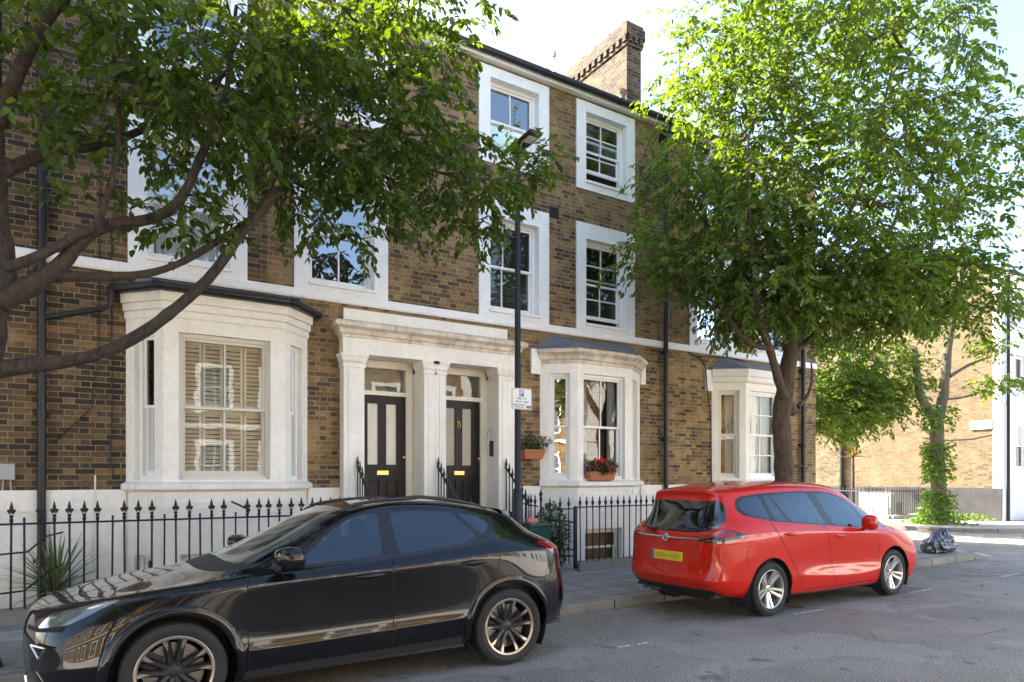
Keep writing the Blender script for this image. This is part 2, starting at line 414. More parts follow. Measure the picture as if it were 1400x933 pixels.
# weedy soil strip at the foot of the far gable, front areas behind the railings
a = MB(); a.box(-12, 3.2, 9.5, W, -.5, .08); a.build('front_garden', M['soil'], kind='structure')
a = MB(); a.box(6.4, 15.5, 9.5, W, -.5, -.35); a.build('basement_area', M['concrete'], kind='structure')

# ------------------------------------------------------------------ windows
def seg_T(p, q, z=0):
    d = (Vector(q)-Vector(p)).normalized()
    return Matrix(((d.x, -d.y, 0, p[0]), (d.y, d.x, 0, p[1]), (0, 0, 1, z), (0, 0, 0, 1)))
FT = Matrix.Translation((0, W, 0))
def slats(mb, x0, x1, z0, z1, y, step, wd, tilt=.6, th=.003):
    z = z0
    while z < z1:
        c, s_ = math.cos(tilt)*wd/2, math.sin(tilt)*wd/2
        mb.add([(x0, y-c, z-s_), (x1, y-c, z-s_), (x1, y+c, z+s_), (x0, y+c, z+s_), (x0, y-c, z-s_+th), (x1, y-c, z-s_+th), (x1, y+c, z+s_+th), (x0, y+c, z+s_+th)],
               [(0, 1, 2, 3), (4, 7, 6, 5), (0, 4, 5, 1), (2, 6, 7, 3)])
        z += step
def sash(parent, T, x0, x1, z0, z1, d=.12, cols=2, rows=1, blind=None, frame='wood_white', glass='glass', flat=False, open_low=0, open_top=0, name='sash_window', deep=True, surround=None, room=True, fw=.05):
    """two sliding sashes in the opening x0..x1, z0..z1; flat=True puts glass and blind beside the frame instead of under it"""
    m = MB(T); zm = (z0+z1)/2
    m.box(x0, x0+fw, d-.02, d+.09, z0, z1); m.box(x1-fw, x1, d-.02, d+.09, z0, z1)
    m.box(x0+fw, x1-fw, d-.02, d+.09, z1-fw, z1); m.box(x0+fw, x1-fw, d-.05, d+.09, z0, z0+fw)
    gl = MB(T)
    for (a, b, dd, tb) in ((zm-.02-open_top, z1-fw-open_top, d+.01, 0), (z0+fw+open_low, zm+.02+open_low, d+.045, 1)):
        xa, xb, sw = x0+fw+.001, x1-fw-.001, .04
        m.box(xa, xa+sw, dd, dd+.035, a, b); m.box(xb-sw, xb, dd, dd+.035, a, b)
        m.box(xa+sw, xb-sw, dd, dd+.035, b-sw, b); m.box(xa+sw, xb-sw, dd, dd+.035, a, a+(.07 if tb else .04))
        for c in range(1, cols):
            xc = xa+(xb-xa)*c/cols; m.box(xc-.011, xc+.011, dd+.004, dd+.03, a+sw, b-sw)
        for c in range(1, rows):
            zc = a+(b-a)*c/rows; m.box(xa+sw, xb-sw, dd+.006, dd+.028, zc-.011, zc+.011)
        gl.quad((xa+.03, dd+.018, a+.03), (xb-.03, dd+.018, a+.03), (xb-.03, dd+.018, b-.03), (xa+.03, dd+.018, b-.03))
    wn = m.build(name, M[frame], parent)
    sub = parent if flat else wn
    gl.build('glass', M[glass], sub)
    bl = MB(T); yb = d+.16
    if blind == 'shutters':
        n = 4; wdt = (x1-x0-2*fw)/n
        for c in range(n):
            xa = x0+fw+c*wdt; xb = xa+wdt
            for (a, b) in ((z0+fw, zm-.01), (zm+.01, z1-fw)):
                bl.box(xa+.005, xa+.04, yb-.015, yb+.015, a, b); bl.box(xb-.04, xb-.005, yb-.015, yb+.015, a, b)
                bl.box(xa+.04, xb-.04, yb-.015, yb+.015, a, a+.06); bl.box(xa+.04, xb-.04, yb-.015, yb+.015, b-.06, b)
                slats(bl, xa+.04, xb-.04, a+.085, b-.07, yb, .058, .06, .75, .006)
        bl.build('plantation_shutter', M['shutter'], sub)
    elif blind == 'venetian':
        slats(bl, x0+fw, x1-fw, z0+.1, z1-fw, yb, .042, .04, .5); bl.build('venetian_blind', M['blind'], sub)
    elif blind == 'bamboo':
        slats(bl, x0+fw, x1-fw, z0+.02, z1-fw, yb, .02, .016, 1.45, .004); bl.build('bamboo_blind', M['blind_brown'], sub)
    elif blind in ('net', 'sides', 'half'):
        n = 60; V = []; Fc = []
        spans = {'net': [(x0+fw, x1-fw, z1)], 'sides': [(x0+fw, x0+fw+(x1-x0)*.22, z1), (x1-fw-(x1-x0)*.18, x1-fw, z1)], 'half': [(x0+fw, x1-fw, zm-.1)]}[blind]
        for (a, b, top) in spans:
            for i in range(n):
                u0, u1 = a+(b-a)*i/n, a+(b-a)*(i+1)/n
                y0_, y1_ = yb+.02*math.sin(i*.9), yb+.02*math.sin((i+1)*.9)
                bl.quad((u0, y0_, z0+.03), (u1, y1_, z0+.03), (u1, y1_, top), (u0, y0_, top))
        bl.build('net_curtain', M['curtain'], sub, smooth=True)
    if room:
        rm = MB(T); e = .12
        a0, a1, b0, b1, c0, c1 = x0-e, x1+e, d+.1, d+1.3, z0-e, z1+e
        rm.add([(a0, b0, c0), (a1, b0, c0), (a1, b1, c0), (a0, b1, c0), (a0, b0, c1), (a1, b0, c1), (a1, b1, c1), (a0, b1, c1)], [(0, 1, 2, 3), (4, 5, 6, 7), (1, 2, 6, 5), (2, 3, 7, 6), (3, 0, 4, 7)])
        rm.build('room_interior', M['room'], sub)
    if surround:
        l, r_, t, b_ = surround; s2 = MB(T); pr = -.03
        P = lambda u, dd, z: (u, dd+pr, z)
        rect_wall(s2, x0-l, x1+r_, z0-b_, z1+t, [(x0, x1, z0, z1)], P, d+.03)
        for (a, b, c, dz) in ((x0-l, x0-l, z0-b_, z1+t), (x1+r_, x1+r_, z0-b_, z1+t)): s2.quad((a, pr, c), (a, 0, c), (a, 0, dz), (a, pr, dz))
        s2.quad((x0-l, pr, z1+t), (x1+r_, pr, z1+t), (x1+r_, .0, z1+t), (x0-l, .0, z1+t)); s2.quad((x0-l, pr, z0-b_), (x1+r_, pr, z0-b_), (x1+r_, .0, z0-b_), (x0-l, .0, z0-b_))
        s2.build('window_surround', M['stucco_w'], sub, fix=False)
        s3 = MB(T); s3.bbox(x0-.02, x1+.02, -.075, d, z0-.05, z0-.002, .008); s3.build('window_sill', M['stucco_w'], sub)
    return wn
# ------------------------------------------------------------------ the terrace
def holes_of(wins): return [(a-.004, b+.004, c-.004, d+.004) for (a, b, c, d) in wins]
def house_shell(root, x0, x1, wins, mat, depth=8.0, split=None, top=9.15, mat2=None, door=None, roofmat='slate'):
    hs = holes_of(wins)+([door] if door else [])
    P = lambda u, dd, z: (u, W+dd, z)
    if split:
        m = MB(); rect_wall(m, x0, split, 1.0, top, [h for h in hs if h[1] < split], P, .2); m.build('wall', M[mat], root)
        m = MB(); rect_wall(m, split, x1, 1.0, top, [h for h in hs if h[0] > split], P, .2); m.build('wall', M[mat2], root)
    else:
        m = MB(); rect_wall(m, x0, x1, 1.0, top, hs, P, .2); m.build('wall', M[mat], root)
    b = MB(); yb = W+depth; rz = top+1.7; ym = W+depth*.45
    b.quad((x1, yb, -.5), (x0, yb, -.5), (x0, yb, top), (x1, yb, top))
    for x in (x0+.002, x1-.002): b.add([(x, W+.01, -.5), (x, yb, -.5), (x, yb, top), (x, ym, rz), (x, W+.01, top)], [(0, 1, 2, 3, 4)])
    b.build('side_and_rear_wall', M[mat2 or mat], root)
    r_ = MB(); y0 = W-.15
    for (ya, za, yb2, zb) in ((y0, top, ym, rz), (yb+.2, top, ym, rz)):
        r_.add([(x0, ya, za), (x1, ya, za), (x1, yb2, zb), (x0, yb2, zb), (x0, ya, za+.06), (x1, ya, za+.06), (x1, yb2, zb+.06), (x0, yb2, zb+.06)],
               [(0, 1, 2, 3), (4, 7, 6, 5), (0, 4, 5, 1), (1, 5, 6, 2), (3, 2, 6, 7), (0, 3, 7, 4)])
    r_.build('roof', M[roofmat], root)
    e = MB(); e.box(x0, x1, W-.12, W+.0, top-.11, top-.075); e.box(x0, x1, W-.14, W-.12, top-.12, top-.01)
    e.build('eaves_board', M['wood_white'], root)
    gt = MB(); gt.tube([(x0, W-.20, top-.02), (x1, W-.20, top-.02)], .062, 10)
    for k in range(int((x1-x0)/1.8)+1): gt.tube([(x0+.4+k*1.8, W-.20, top-.02), (x0+.45+k*1.8, W-.20, top-.02)], .07, 10)
    gt.build('gutter', M['pipe'], root, smooth=40)
    s_ = MB(); s_.sweep([(x0, W), (x1, W)], [(0, 4.41), (.03, 4.41), (.045, 4.44), (.045, 4.53), (.03, 4.55), (0, 4.555)]); s_.build('string_course', M['stucco_w'], root)
def base(root, spans):
    for a, b in spans:
        m = MB(); m.box(a, b, W-.03, W, -.5, 1.27); m.box(a, b, W-.045, W-.001, 1.265, 1.53)
        m.build('rendered_base', M['stucco'], root)

def corbel(mb, path, steps):
    for o, z0, z1 in steps: mb.sweep(path, [(0, z0), (o, z0), (o+.008, z0+.02), (o+.008, z1-.004), (o, z1), (0, z1)])
def bay(root, x0, xf0, xf1, x1, Yf, style, front, side, top=4.12, label=None):
    """canted bay: front = (u0, u1) of the window from the corner, side = (u0, u1) likewise"""
    path = [(x0, W), (xf0, Yf), (xf1, Yf), (x1, W)]
    wz0, wz1 = 1.66, 3.62
    m = MB(); segs = [(path[0], path[1], side), (path[1], path[2], front), (path[2], path[3], (None if side is None else (0, 0)))]
    L = (Vector(path[1])-Vector(path[0])).length
    segs[2] = (path[2], path[3], (L-side[1], L-side[0]))
    wm = style.get('stucco', 'stucco')
    for i, (p, q, ww) in enumerate(segs):
        T = seg_T(p, q); Ls = (Vector(q)-Vector(p)).length
        P = lambda u, dd, z, T=T: tuple(T @ Vector((u, dd, z)))
        hs = [(ww[0], ww[1], wz0, wz1)]
        bw = style['basement'] if i == 1 else style.get('basement_side')
        if bw: hs.append((bw[0], bw[1], bw[2], bw[3]))
        rect_wall(m, 0, Ls, -.5, top, hs, P, .14)
        # sunk panel moulding under the sill, worn band lines
        for (a, b, c, d) in ((.12, Ls-.12, 1.345, 1.46),):
            mm = m; t_ = .012
            old = m.M; m.M = T
            m.box(a, b, -t_, .0, d-.012, d); m.box(a, b, -t_, 0, c, c+.012); m.box(a, a+.012, -t_, 0, c+.012, d-.012); m.box(b-.012, b, -t_, 0, c+.012, d-.012)
            m.box(0, Ls, -.012, 0, 1.265, 1.285)
            m.M = old
    bo = m.build('bay_window', M[wm], root, fix=False, label=label)
    for i, (p, q, ww) in enumerate(segs):
        T = seg_T(p, q)
        st = style['front'] if i == 1 else style['side']
        sash(bo, T, ww[0], ww[1], wz0, wz1, d=.10, flat=True, **st)
        bw = style['basement'] if i == 1 else style.get('basement_side')
        if bw: sash(bo, T, bw[0], bw[1], bw[2], bw[3], d=.12, flat=True, cols=1, rows=1, blind='bamboo', frame='wood_cream', name='basement_window') if not style.get('simple_base') else \
            sash(bo, T, bw[0], bw[1], bw[2], bw[3], d=.12, flat=True, cols=1, blind='half', name='basement_window')
    sl = MB(); sl.sweep(path, [(0, 1.50), (.05, 1.51), (.085, 1.535), (.085, 1.60), (.0, 1.635)]); sl.build('bay_sill', M[wm if style['kind'] == 'lap' else 'stucco'], bo)
    cn = MB()
    if style['kind'] == 'lap':
        corbel(cn, path, [(.02, 3.80, 3.90), (.05, 3.90, 4.00), (.085, 4.00, 4.12)]); cn.build('bay_cornice', M['stucco'], bo)
        rf = MB(); rf.sweep(path, [(-.1, 4.12), (.15, 4.12), (.17, 4.15), (.15, 4.17), (-.1, 4.22)])
        sheet(rf, [(x0, W), (xf0-.05, Yf-.1), (xf1+.05, Yf-.1), (x1, W)], 4.20); rf.sweep([(x0+.1, W-.03), (x1-.1, W-.03)], [(-.05, 4.2), (.3, 4.2), (.02, 4.38), (-.05, 4.38)])
        rf.build('bay_roof', M['lead'], bo)
        gt = MB(); off = .19
        pts = []
        for (x, y) in [(x0-.17, W-.04), (xf0-.1, Yf-off+.02), (xf1+.1, Yf-off+.02), (x1+.17, W-.04)]: pts.append((x, y, 4.17))
        gt.tube(pts, .055, 10)
        for p in pts[1:3]: gt.tube([(p[0]-.05, p[1], p[2]), (p[0]+.05, p[1], p[2])], .065, 10)
        gt.build('bay_gutter', M['pipe'], bo, smooth=50)
    else:
        pr = [(0, 3.80), (.02, 3.80), (.035, 3.86), (.07, 3.87), (.09, 3.93), (.13, 3.97), (.16, 3.985), (.17, 4.05), (0, 4.06)] if style['kind'] == 'classic' else [(0, 3.78), (.05, 3.79), (.075, 3.82), (.075, 3.9), (.10, 3.93), (.10, 4.08), (0, 4.10)]
        cn.sweep(path, pr); cn.build('bay_cornice', M['stucco_old' if style['kind'] == 'classic' else 'stucco'], bo)
        o = .15 if style['kind'] == 'classic' else .09
        rf = MB(); a = [(x0-o*.8, W, 4.065), (xf0-o*.4, Yf-o, 4.065), (xf1+o*.4, Yf-o, 4.065), (x1+o*.8, W, 4.065), (x0+.25, W, 4.36), (xf0+.12, Yf+.2, 4.22), (xf1-.12, Yf+.2, 4.22), (x1-.25, W, 4.36)]
        b_ = [(p[0], p[1], p[2]+.03) for p in a[:4]]
        rf.add(a[:4]+b_+a[4:], [(0, 1, 5, 4), (1, 2, 6, 5), (2, 3, 7, 6), (4, 5, 9, 8), (5, 6, 10, 9), (6, 7, 11, 10), (8, 9, 10, 11)])
        rf.build('bay_roof', M['lead'], bo)
    # stucco ears where the bay head runs back to the brick
    if style.get('ears'):
        er = MB(); er.box(x0-style['ears'], x0-.001, W-.05, W, 3.60, 4.06); er.build('bay_shoulder', M[wm], bo); er = MB(); er.box(x1+.001, x1+.12, W-.05, W, 3.60, 4.06); er.build('bay_shoulder', M[wm], bo)
    return bo

S1 = (.23, .23, .29, .13)
def upper(root, a, b, floor, **kw):
    if floor == 1: sash(root, FT, a+.23, b-.23, 4.68, 6.33, d=.14, surround=(.23, .23, .30, .135), **kw)
    else: sash(root, FT, a+.23, b-.23, 7.46, 8.80, d=.14, surround=(.23, .23, .19, .18), **kw)
def op(a, b, fl): return (a+.23, b-.23, 4.68, 6.33) if fl == 1 else (a+.23, b-.23, 7.46, 8.80)

def portico_half(root, xa, xb, piers, closed_l, closed_r, doorx, dark):
    """entablature xa..xb, piers list of (x0, x1)"""
    pt = MB()
    Yp = 10.15
    pt.box(xa, xb, Yp, W+.2, 3.615, 3.80)
    pt.box(xa, xb, Yp+.002, W+.002, 3.80, 3.92)
    pt.box(xa+(.06 if closed_l else 0), xb-(.0 if not closed_r else .1), W-.05, W+.05, 4.14, 4.34)
    po = pt.build('portico', M['stucco'], root)
    cn = MB(); path = ([(xa, W)] if closed_l else [])+[(xa, Yp), (xb, Yp)]+([(xb, W)] if closed_r else [])
    cn.sweep(path, [(-.02, 3.86), (.02, 3.86), (.03, 3.90), (.06, 3.915), (.08, 3.97), (.13, 4.0), (.15, 4.01), (.155, 4.07), (.10, 4.10), (-.02, 4.135)])
    cn.build('portico_cornice', M['stucco_old'], po)
    for (a, b) in piers:
        pr = MB(); pr.box(a, b, Yp, 10.66, .0, 3.44)
        pr.box(a+.07, b-.07, Yp-.012, Yp, .5, 3.36)
        pr.build('pier', M['stucco'], po)
        cp = MB(); path = [(a, 10.5), (a, Yp), (b, Yp), (b, 10.5)]
        # dentil capital
        cp.sweep(path, [(0, 3.40), (.018, 3.40), (.018, 3.425), (.008, 3.43), (.008, 3.47), (.03, 3.50), (.045, 3.56), (.055, 3.57), (.055, 3.612), (0, 3.614)])
        n = 7
        for k in range(n):
            xx = a+(b-a)*(k+.5)/n; cp.box(xx-.014, xx+.014, Yp-.04, Yp-.005, 3.475, 3.545)
        cp.build('pier_capital', M['stucco'], po)
    return po
def front_door(root, x0, x1, glassmat, knocker):
    """door leaf, frame, transom light; door plane Y = 10.65"""
    Y = 10.65
    f = MB(); f.box(x0-.0, x0+.06, Y-.06, Y+.06, 1.0, 3.62); f.box(x1-.02, x1+.10, Y-.06, Y+.06, 1.0, 3.62); f.box(x0+.06, x1-.02, Y-.07, Y+.05, 3.045, 3.115); f.box(x0+.06, x1-.02, Y-.05, Y+.05, 3.50, 3.62)
    fo = f.build('door_frame', M['wood_cream'], root)
    gl = MB(); gl.quad((x0+.06, Y, 3.11), (x1-.02, Y, 3.11), (x1-.02, Y, 3.5), (x0+.06, Y, 3.5)); gl.build('transom_light', M['glass'], fo)
    bk = MB(); bk.box(x0-.1, x1+.2, Y+.06, Y+.9, .9, 3.7); 
    rb = MB(); rb.add([(x0, Y+.05, 3.0), (x1+.05, Y+.05, 3.0), (x1+.05, Y+.9, 3.0), (x0, Y+.9, 3.0), (x0, Y+.05, 3.62), (x1+.05, Y+.05, 3.62), (x1+.05, Y+.9, 3.62), (x0, Y+.9, 3.62)], [(0, 1, 2, 3), (4, 5, 6, 7), (1, 2, 6, 5), (2, 3, 7, 6), (3, 0, 4, 7)])
    rb.build('hall_ceiling', M['curtain'], fo)
    a, b = x0+.062, x1-.022; wd = b-a; mid = (a+b)/2
    d = MB(); st = .145
    px_ = [(a, a+st), (mid-.055, mid+.055), (b-st, b)]
    for p in px_: d.box(p[0], p[1], Y-.025, Y+.02, 1.01, 3.04)
    g1 = (a+st, mid-.055); g2 = (mid+.055, b-st)
    for q in (g1, g2):
        d.box(q[0], q[1], Y-.025, Y+.02, 2.93, 3.04); d.box(q[0], q[1], Y-.025, Y+.02, 1.66, 1.88); d.box(q[0], q[1], Y-.025, Y+.02, 1.01, 1.2)
        d.box(q[0], q[1], Y-.005, Y+.015, 1.2, 1.66); d.bbox(q[0]+.03, q[1]-.03, Y-.022, Y, 1.24, 1.62, .012)
        for zz in (1.66, 1.20): pass
    do = d.build('door', M['door'], root)
    pn = MB()
    for q in (g1, g2): pn.box(q[0]+.015, q[1]-.015, Y-.004, Y+.004, 1.9, 2.91)
    pn.build('door_glass', M[glassmat], do)
    bd = MB()
    for q in (g1, g2):
        for (u0, u1, z0, z1) in ((q[0], q[0]+.015, 1.88, 2.93), (q[1]-.015, q[1], 1.88, 2.93), (q[0]+.015, q[1]-.015, 1.88, 1.9), (q[0]+.015, q[1]-.015, 2.91, 2.93)): bd.box(u0, u1, Y-.03, Y-.003, z0, z1)
    bd.build('glazing_bead', M['door'], do)
    lb = MB(); lb.bbox(mid-.09, mid+.11, Y-.036, Y-.024, 1.73, 1.80, .003); lb.box(mid-.06, mid+.08, Y-.042, Y-.036, 1.752, 1.78); lb.build('letter_box', M['brass'], do)
    if knocker:
        kn = MB(); kn.lathe([(0.0, 0), (.03, 0), (.03, .012), (.012, .02), (0, .03)], 14, Matrix.Translation((mid, Y-.027, 2.66)) @ Matrix.Rotation(math.radians(90), 4, 'X'))
        kn.tube([(mid+.03*math.sin(t*.5), Y-.04, 2.6-.04*math.cos(t*.5)) for t in range(13)], .007, 6); kn.build('door_knocker', M['brass'], do, smooth=40)
    hn = MB(); hn.lathe([(0, 0), (.02, .0), (.015, .03), (.028, .045), (.02, .065), (0, .07)], 14, Matrix.Translation((b-.04, Y-.025, 2.02)) @ Matrix.Rotation(math.radians(90), 4, 'X')); hn.build('door_knob', M['brass'], do, smooth=50)
    return do

# house 0 (mostly left of the frame)
h0 = empty('terraced_house', 'sooty brick house past the black downpipe, at the near end behind the big tree trunk', 'house', (-3.2, W, 0), group='houses of the brick terrace')
w0 = [(-2.6, -1.12, 1), (-2.6, -1.12, 2), (-5.3, -3.8, 1), (-5.3, -3.8, 2)]
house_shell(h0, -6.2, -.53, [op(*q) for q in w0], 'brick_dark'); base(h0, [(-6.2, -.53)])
for q in w0: upper(h0, *q, cols=2, blind='net')
# house 1
h1 = empty('terraced_house', 'brick house whose white bay has louvred shutters, with the black front door beside it', 'house', (2.1, W, 0), group='houses of the brick terrace')
w1 = [(.41, 1.92, 1), (.41, 1.92, 2), (2.59, 4.08, 1), (2.59, 4.08, 2)]
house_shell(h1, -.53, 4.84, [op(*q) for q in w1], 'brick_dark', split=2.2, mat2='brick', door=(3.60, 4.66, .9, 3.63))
base(h1, [(-.53, .39), (2.79, 3.28)])
upper(h1, .41, 1.92, 1, cols=2, blind='net', glass='glass_strong'); upper(h1, .41, 1.92, 2, cols=2, glass='glass_strong')
upper(h1, 2.59, 4.08, 1, cols=2, glass='glass_strong', open_top=.0); upper(h1, 2.59, 4.08, 2, cols=2, glass='glass_strong')
bay(h1, .39, .80, 2.35, 2.79, 9.90, dict(kind='lap', front=dict(cols=2, rows=1, blind='shutters', frame='shutter', glass='glass'), side=dict(cols=1, blind='sides', frame='wood_white'), basement=(.20, 1.32, -.15, .66), basement_side=(.14, .42, -.15, .66), simple_base=True),
    (.18, 1.35), (.14, .46))
portico_half(h1, 3.28, 4.84, [(3.29, 3.62), (4.64, 4.842)], True, False, None, None)
front_door(h1, 3.62, 4.53, 'frosted', False)
# house 2
h2 = empty('terraced_house', 'brick house whose white bay carries the red geraniums, with the street lamp before it', 'house', (7.5, W, 0), group='houses of the brick terrace')
w2 = [(5.77, 7.27, 1), (5.77, 7.27, 2), (7.92, 9.41, 1), (7.92, 9.41, 2)]
house_shell(h2, 4.84, 10.22, [op(*q) for q in w2], 'brick', door=(5.02, 6.09, .9, 3.63))
base(h2, [(6.44, 7.08), (9.57, 10.22)])
upper(h2, 5.77, 7.27, 1, cols=3, blind='venetian'); upper(h2, 5.77, 7.27, 2, cols=2, glass='glass_strong')
upper(h2, 7.92, 9.41, 1, cols=2, rows=2, open_low=.1, glass='glass'); upper(h2, 7.92, 9.41, 2, cols=2, rows=2, open_low=.22, glass='glass')
bay(h2, 7.08, 7.62, 8.93, 9.57, 9.90, dict(kind='classic', ears=.22, front=dict(cols=2, rows=1, blind='sides', frame='wood_white', glass='glass'), side=dict(cols=1, blind=None, frame='wood_white', glass='glass_strong'), basement=(.17, 1.08, .0, .72)),
    (.13, 1.15), (.17, .56))
portico_half(h2, 4.841, 6.44, [(4.844, 5.04), (6.07, 6.43)], False, True, None, None)
front_door(h2, 5.04, 5.97, 'frosted_dark' if 'frosted_dark' in M else 'frosted', True)
# house 3
h3 = empty('terraced_house', 'end brick house on the street corner, its bay partly behind the second tree', 'house', (12.9, W, 0), group='houses of the brick terrace')
w3 = [(11.0, 12.5, 1), (11.0, 12.5, 2), (13.15, 14.65, 1), (13.15, 14.65, 2)]
house_shell(h3, 10.22, 15.51, [op(*q) for q in w3], 'brick_gold')
base(h3, [(10.22, 11.7), (14.25, 15.51)])
upper(h3, 11.0, 12.5, 1, cols=2, blind='sides', glass='glass_strong'); upper(h3, 11.0, 12.5, 2, cols=2, glass='glass_strong')
upper(h3, 13.15, 14.65, 1, cols=2, glass='glass_strong'); upper(h3, 13.15, 14.65, 2, cols=2, glass='glass_strong')
bay(h3, 11.71, 12.3, 13.62, 14.25, 9.90, dict(kind='plain', ears=.22, stucco='stucco', front=dict(cols=2, rows=2, blind='net', frame='wood_white', glass='glass'), side=dict(cols=1, blind='net', frame='wood_cream', glass='glass'), basement=(.17, 1.08, .0, .72)),
    (.13, 1.17), (.14, .60))
# ------------------------------------------------------------------ chimney, steps, pipes
ch = MB(); X0, X1, Y0, Y1 = 10.08, 10.50, 11.32, 14.4
cap = MB(); ch.box(X0, X1, Y0, Y1, 9.2, 11.30); cap.box(X0-.03, X1+.03, Y0-.03, Y1+.03, 11.30, 11.36)
cap.box(X0-.015, X1+.015, Y0-.015, Y1+.015, 11.36, 11.48)
for k in range(15):
    y = Y0-.02+k*.215; cap.box(X0-.065, X0-.016, y, y+.105, 11.37, 11.475); cap.box(X1+.016, X1+.065, y, y+.105, 11.37, 11.475)
for k in range(3): cap.box(X0+.02+k*.16, X0+.11+k*.16, Y0-.065, Y0-.016, 11.37, 11.475)
cap.box(X0-.07, X1+.07, Y0-.07, Y1+.07, 11.48, 11.72); cap.box(X0-.04, X1+.04, Y0-.04, Y1+.04, 11.72, 11.80)
cho = ch.build('chimney', M['brick_dark'], h3)
cap.build('chimney_cap', M['brick_dark'], cho)
fl = MB(); fl.blob(((X0+X1)/2, (Y0+Y1)/2, 11.80), (.24, 1.5, .06), 3, .2); fl.build('chimney_flaunching', M['concrete'], cho)
for k in range(6):
    p = MB(); p.lathe([(.09, 11.78), (.085, 11.92), (.11, 11.93), (.115, 11.96), (.1, 11.98), (.07, 11.98), (.065, 11.85)], 16, Matrix.Translation((X0+.21, Y0+.25+k*.5, 0)))
    p.build('chimney_pot', M['pot'], cho, smooth=40)
cb = MB(); cb.bbox(4.66, 4.74, W-.05, W-.001, 8.93, 9.0, .01); cb.tube([(4.72, W-.05, 8.95), (4.80, W-.26, 8.84)], .045, 12); cb.build('security_camera', M['white_plastic'], h1, smooth=40)
av = MB(); av.bbox(7.29, 7.51, W-.012, W-.001, 6.58, 6.79, .003)
for k in range(6): av.box(7.31, 7.49, W-.018, W-.012, 6.60+k*.03, 6.612+k*.03)
av.build('air_vent', M['black_plastic'], h2)
# aerial behind the roof
ae = MB(); ae.tube([(9.22, 13, 10.6), (9.29, 13, 11.72)], .014, 6); ae.tube([(9.38, 13, 10.6), (9.30, 13, 11.72)], .014, 6); ae.bbox(9.25, 9.34, 12.95, 13.05, 11.66, 11.76, .01)

ae.build('aerial', M['metal'], h2)

def pipe(parent, X, z1, hopper=False, r=.048, z0=-.4):
    m = MB(); y = W-.09
    m.tube([(X, y, z0), (X, y, z1)], r, 12)
    z = .6
    while z < z1: m.tube([(X, y, z), (X, y, z+.09)], r*1.25, 12); m.box(X-.09, X+.09, y+.02, W+.0, z+.02, z+.07); z += 1.83
    if hopper:
        m.box(X-.11, X+.11, y-.11, W-.001, z1-.02, z1+.17); m.box(X-.13, X+.13, y-.13, W-.002, z1+.17, z1+.2); m.tube([(X, y, z1+.15), (X+.05, y-.1, 9.05)], .03, 8)
    else: m.tube([(X, y, z1), (X, W-.2, z1+.22)], r, 10)
    return m
m = pipe(h0, -.53, 8.85); m.tube([(-.53, W-.09, 3.68), (.12, W-.14, 3.88), (.2, W-.14, 3.93), (.22, W-.16, 4.12)], .036, 10); m.build('downpipe', M['pipe'], h1, smooth=50)
pipe(h2, 10.22, 8.72, True, .052).build('downpipe', M['pipe'], h2, smooth=50)
m = pipe(h3, 14.88, 8.85, False, .052); m.tube([(14.88, W-.09, 1.95), (14.0, W-.09, 1.98)], .03, 8); m.build('downpipe', M['pipe'], h3, smooth=50)
# cables on the brick and the grey boxes
cbm = MB()
cbm.tube([(.1, W-.012, 6.2), (.08, W-.012, 3.3), (0, W-.012, 2.6), (-.38, W-.012, 2.15)], .006, 5)
cbm.tube([(.22, W-.012, 5.0), (.23, W-.012, 2.7), (.21, W-.012, 1.9), (.25, W-.012, 1.7)], .008, 5)
cbm.build('wall_cable', M['black_plastic'], h1)
mb2 = MB(); mb2.bbox(-.97, -.80, W-.1, W-.002, 1.66, 1.86, .012); mb2.tube([(-.92, W-.03, 1.66), (-.93, W-.03, 1.5)], .01, 6); mb2.tube([(-.85, W-.03, 1.66), (-.84, W-.03, 1.5)], .01, 6)
mb2.build('meter_box', M['grey_plastic'], h0)
wp = MB(); wp.tube([(.04, W-.05, 1.72), (.04, W-.055, .6), (.1, W-.055, .2)], .012, 6); wp.tube([(.47, W-.25, 1.5), (.47, W-.3, 1.75)], .01, 6); wp.build('waste_pipe', M['wood_cream'], h1)
cbm = MB(); cbm.tube([(10.95, W-.012, 4.40), (11.35, W-.012, 4.28), (11.45, W-.06, 4.1), (11.5, W-.07, 3.55), (11.66, W-.03, 3.0), (11.67, W-.03, 1.6)], .012, 5); cbm.tube([(11.35, W-.012, 4.34), (12.3, W-.015, 4.40), (13.3, W-.015, 4.32)], .012, 5)
cbm.build('wall_cable', M['black_plastic'], h3)
for hh, xs_ in ((h1, (2.8, 3.2)), (h1, (4.15, 4.75))):
    pass
# shared steps to the doors
def steps(parent, x0, x1):
    s = MB()
    for k in range(6): s.box(x0, x1, 9.36+k*.14, 10.15 if k < 5 else 10.62, .0 if k == 0 else .045+.159*k, .045+.159*(k+1))
    s.build('front_steps', M['concrete'], parent)
steps(h1, 3.34, 4.84); steps(h2, 4.842, 6.42)
# door bell panel and lantern by the right door
db = MB(); db.bbox(6.02, 6.07, 10.33, 10.40, 2.06, 2.34, .01); db.build('entry_phone', M['black_plastic'], h2)
db = MB(); db.lathe([(0, 0), (.03, 0), (.04, .05), (.02, .1), (0, .11)], 10, Matrix.Translation((6.03, 10.42, 2.42))); db.tube([(6.03, 10.42, 2.5), (6.07, 10.42, 2.58)], .008, 6); db.build('door_lantern', M['metal'], h2, smooth=50)

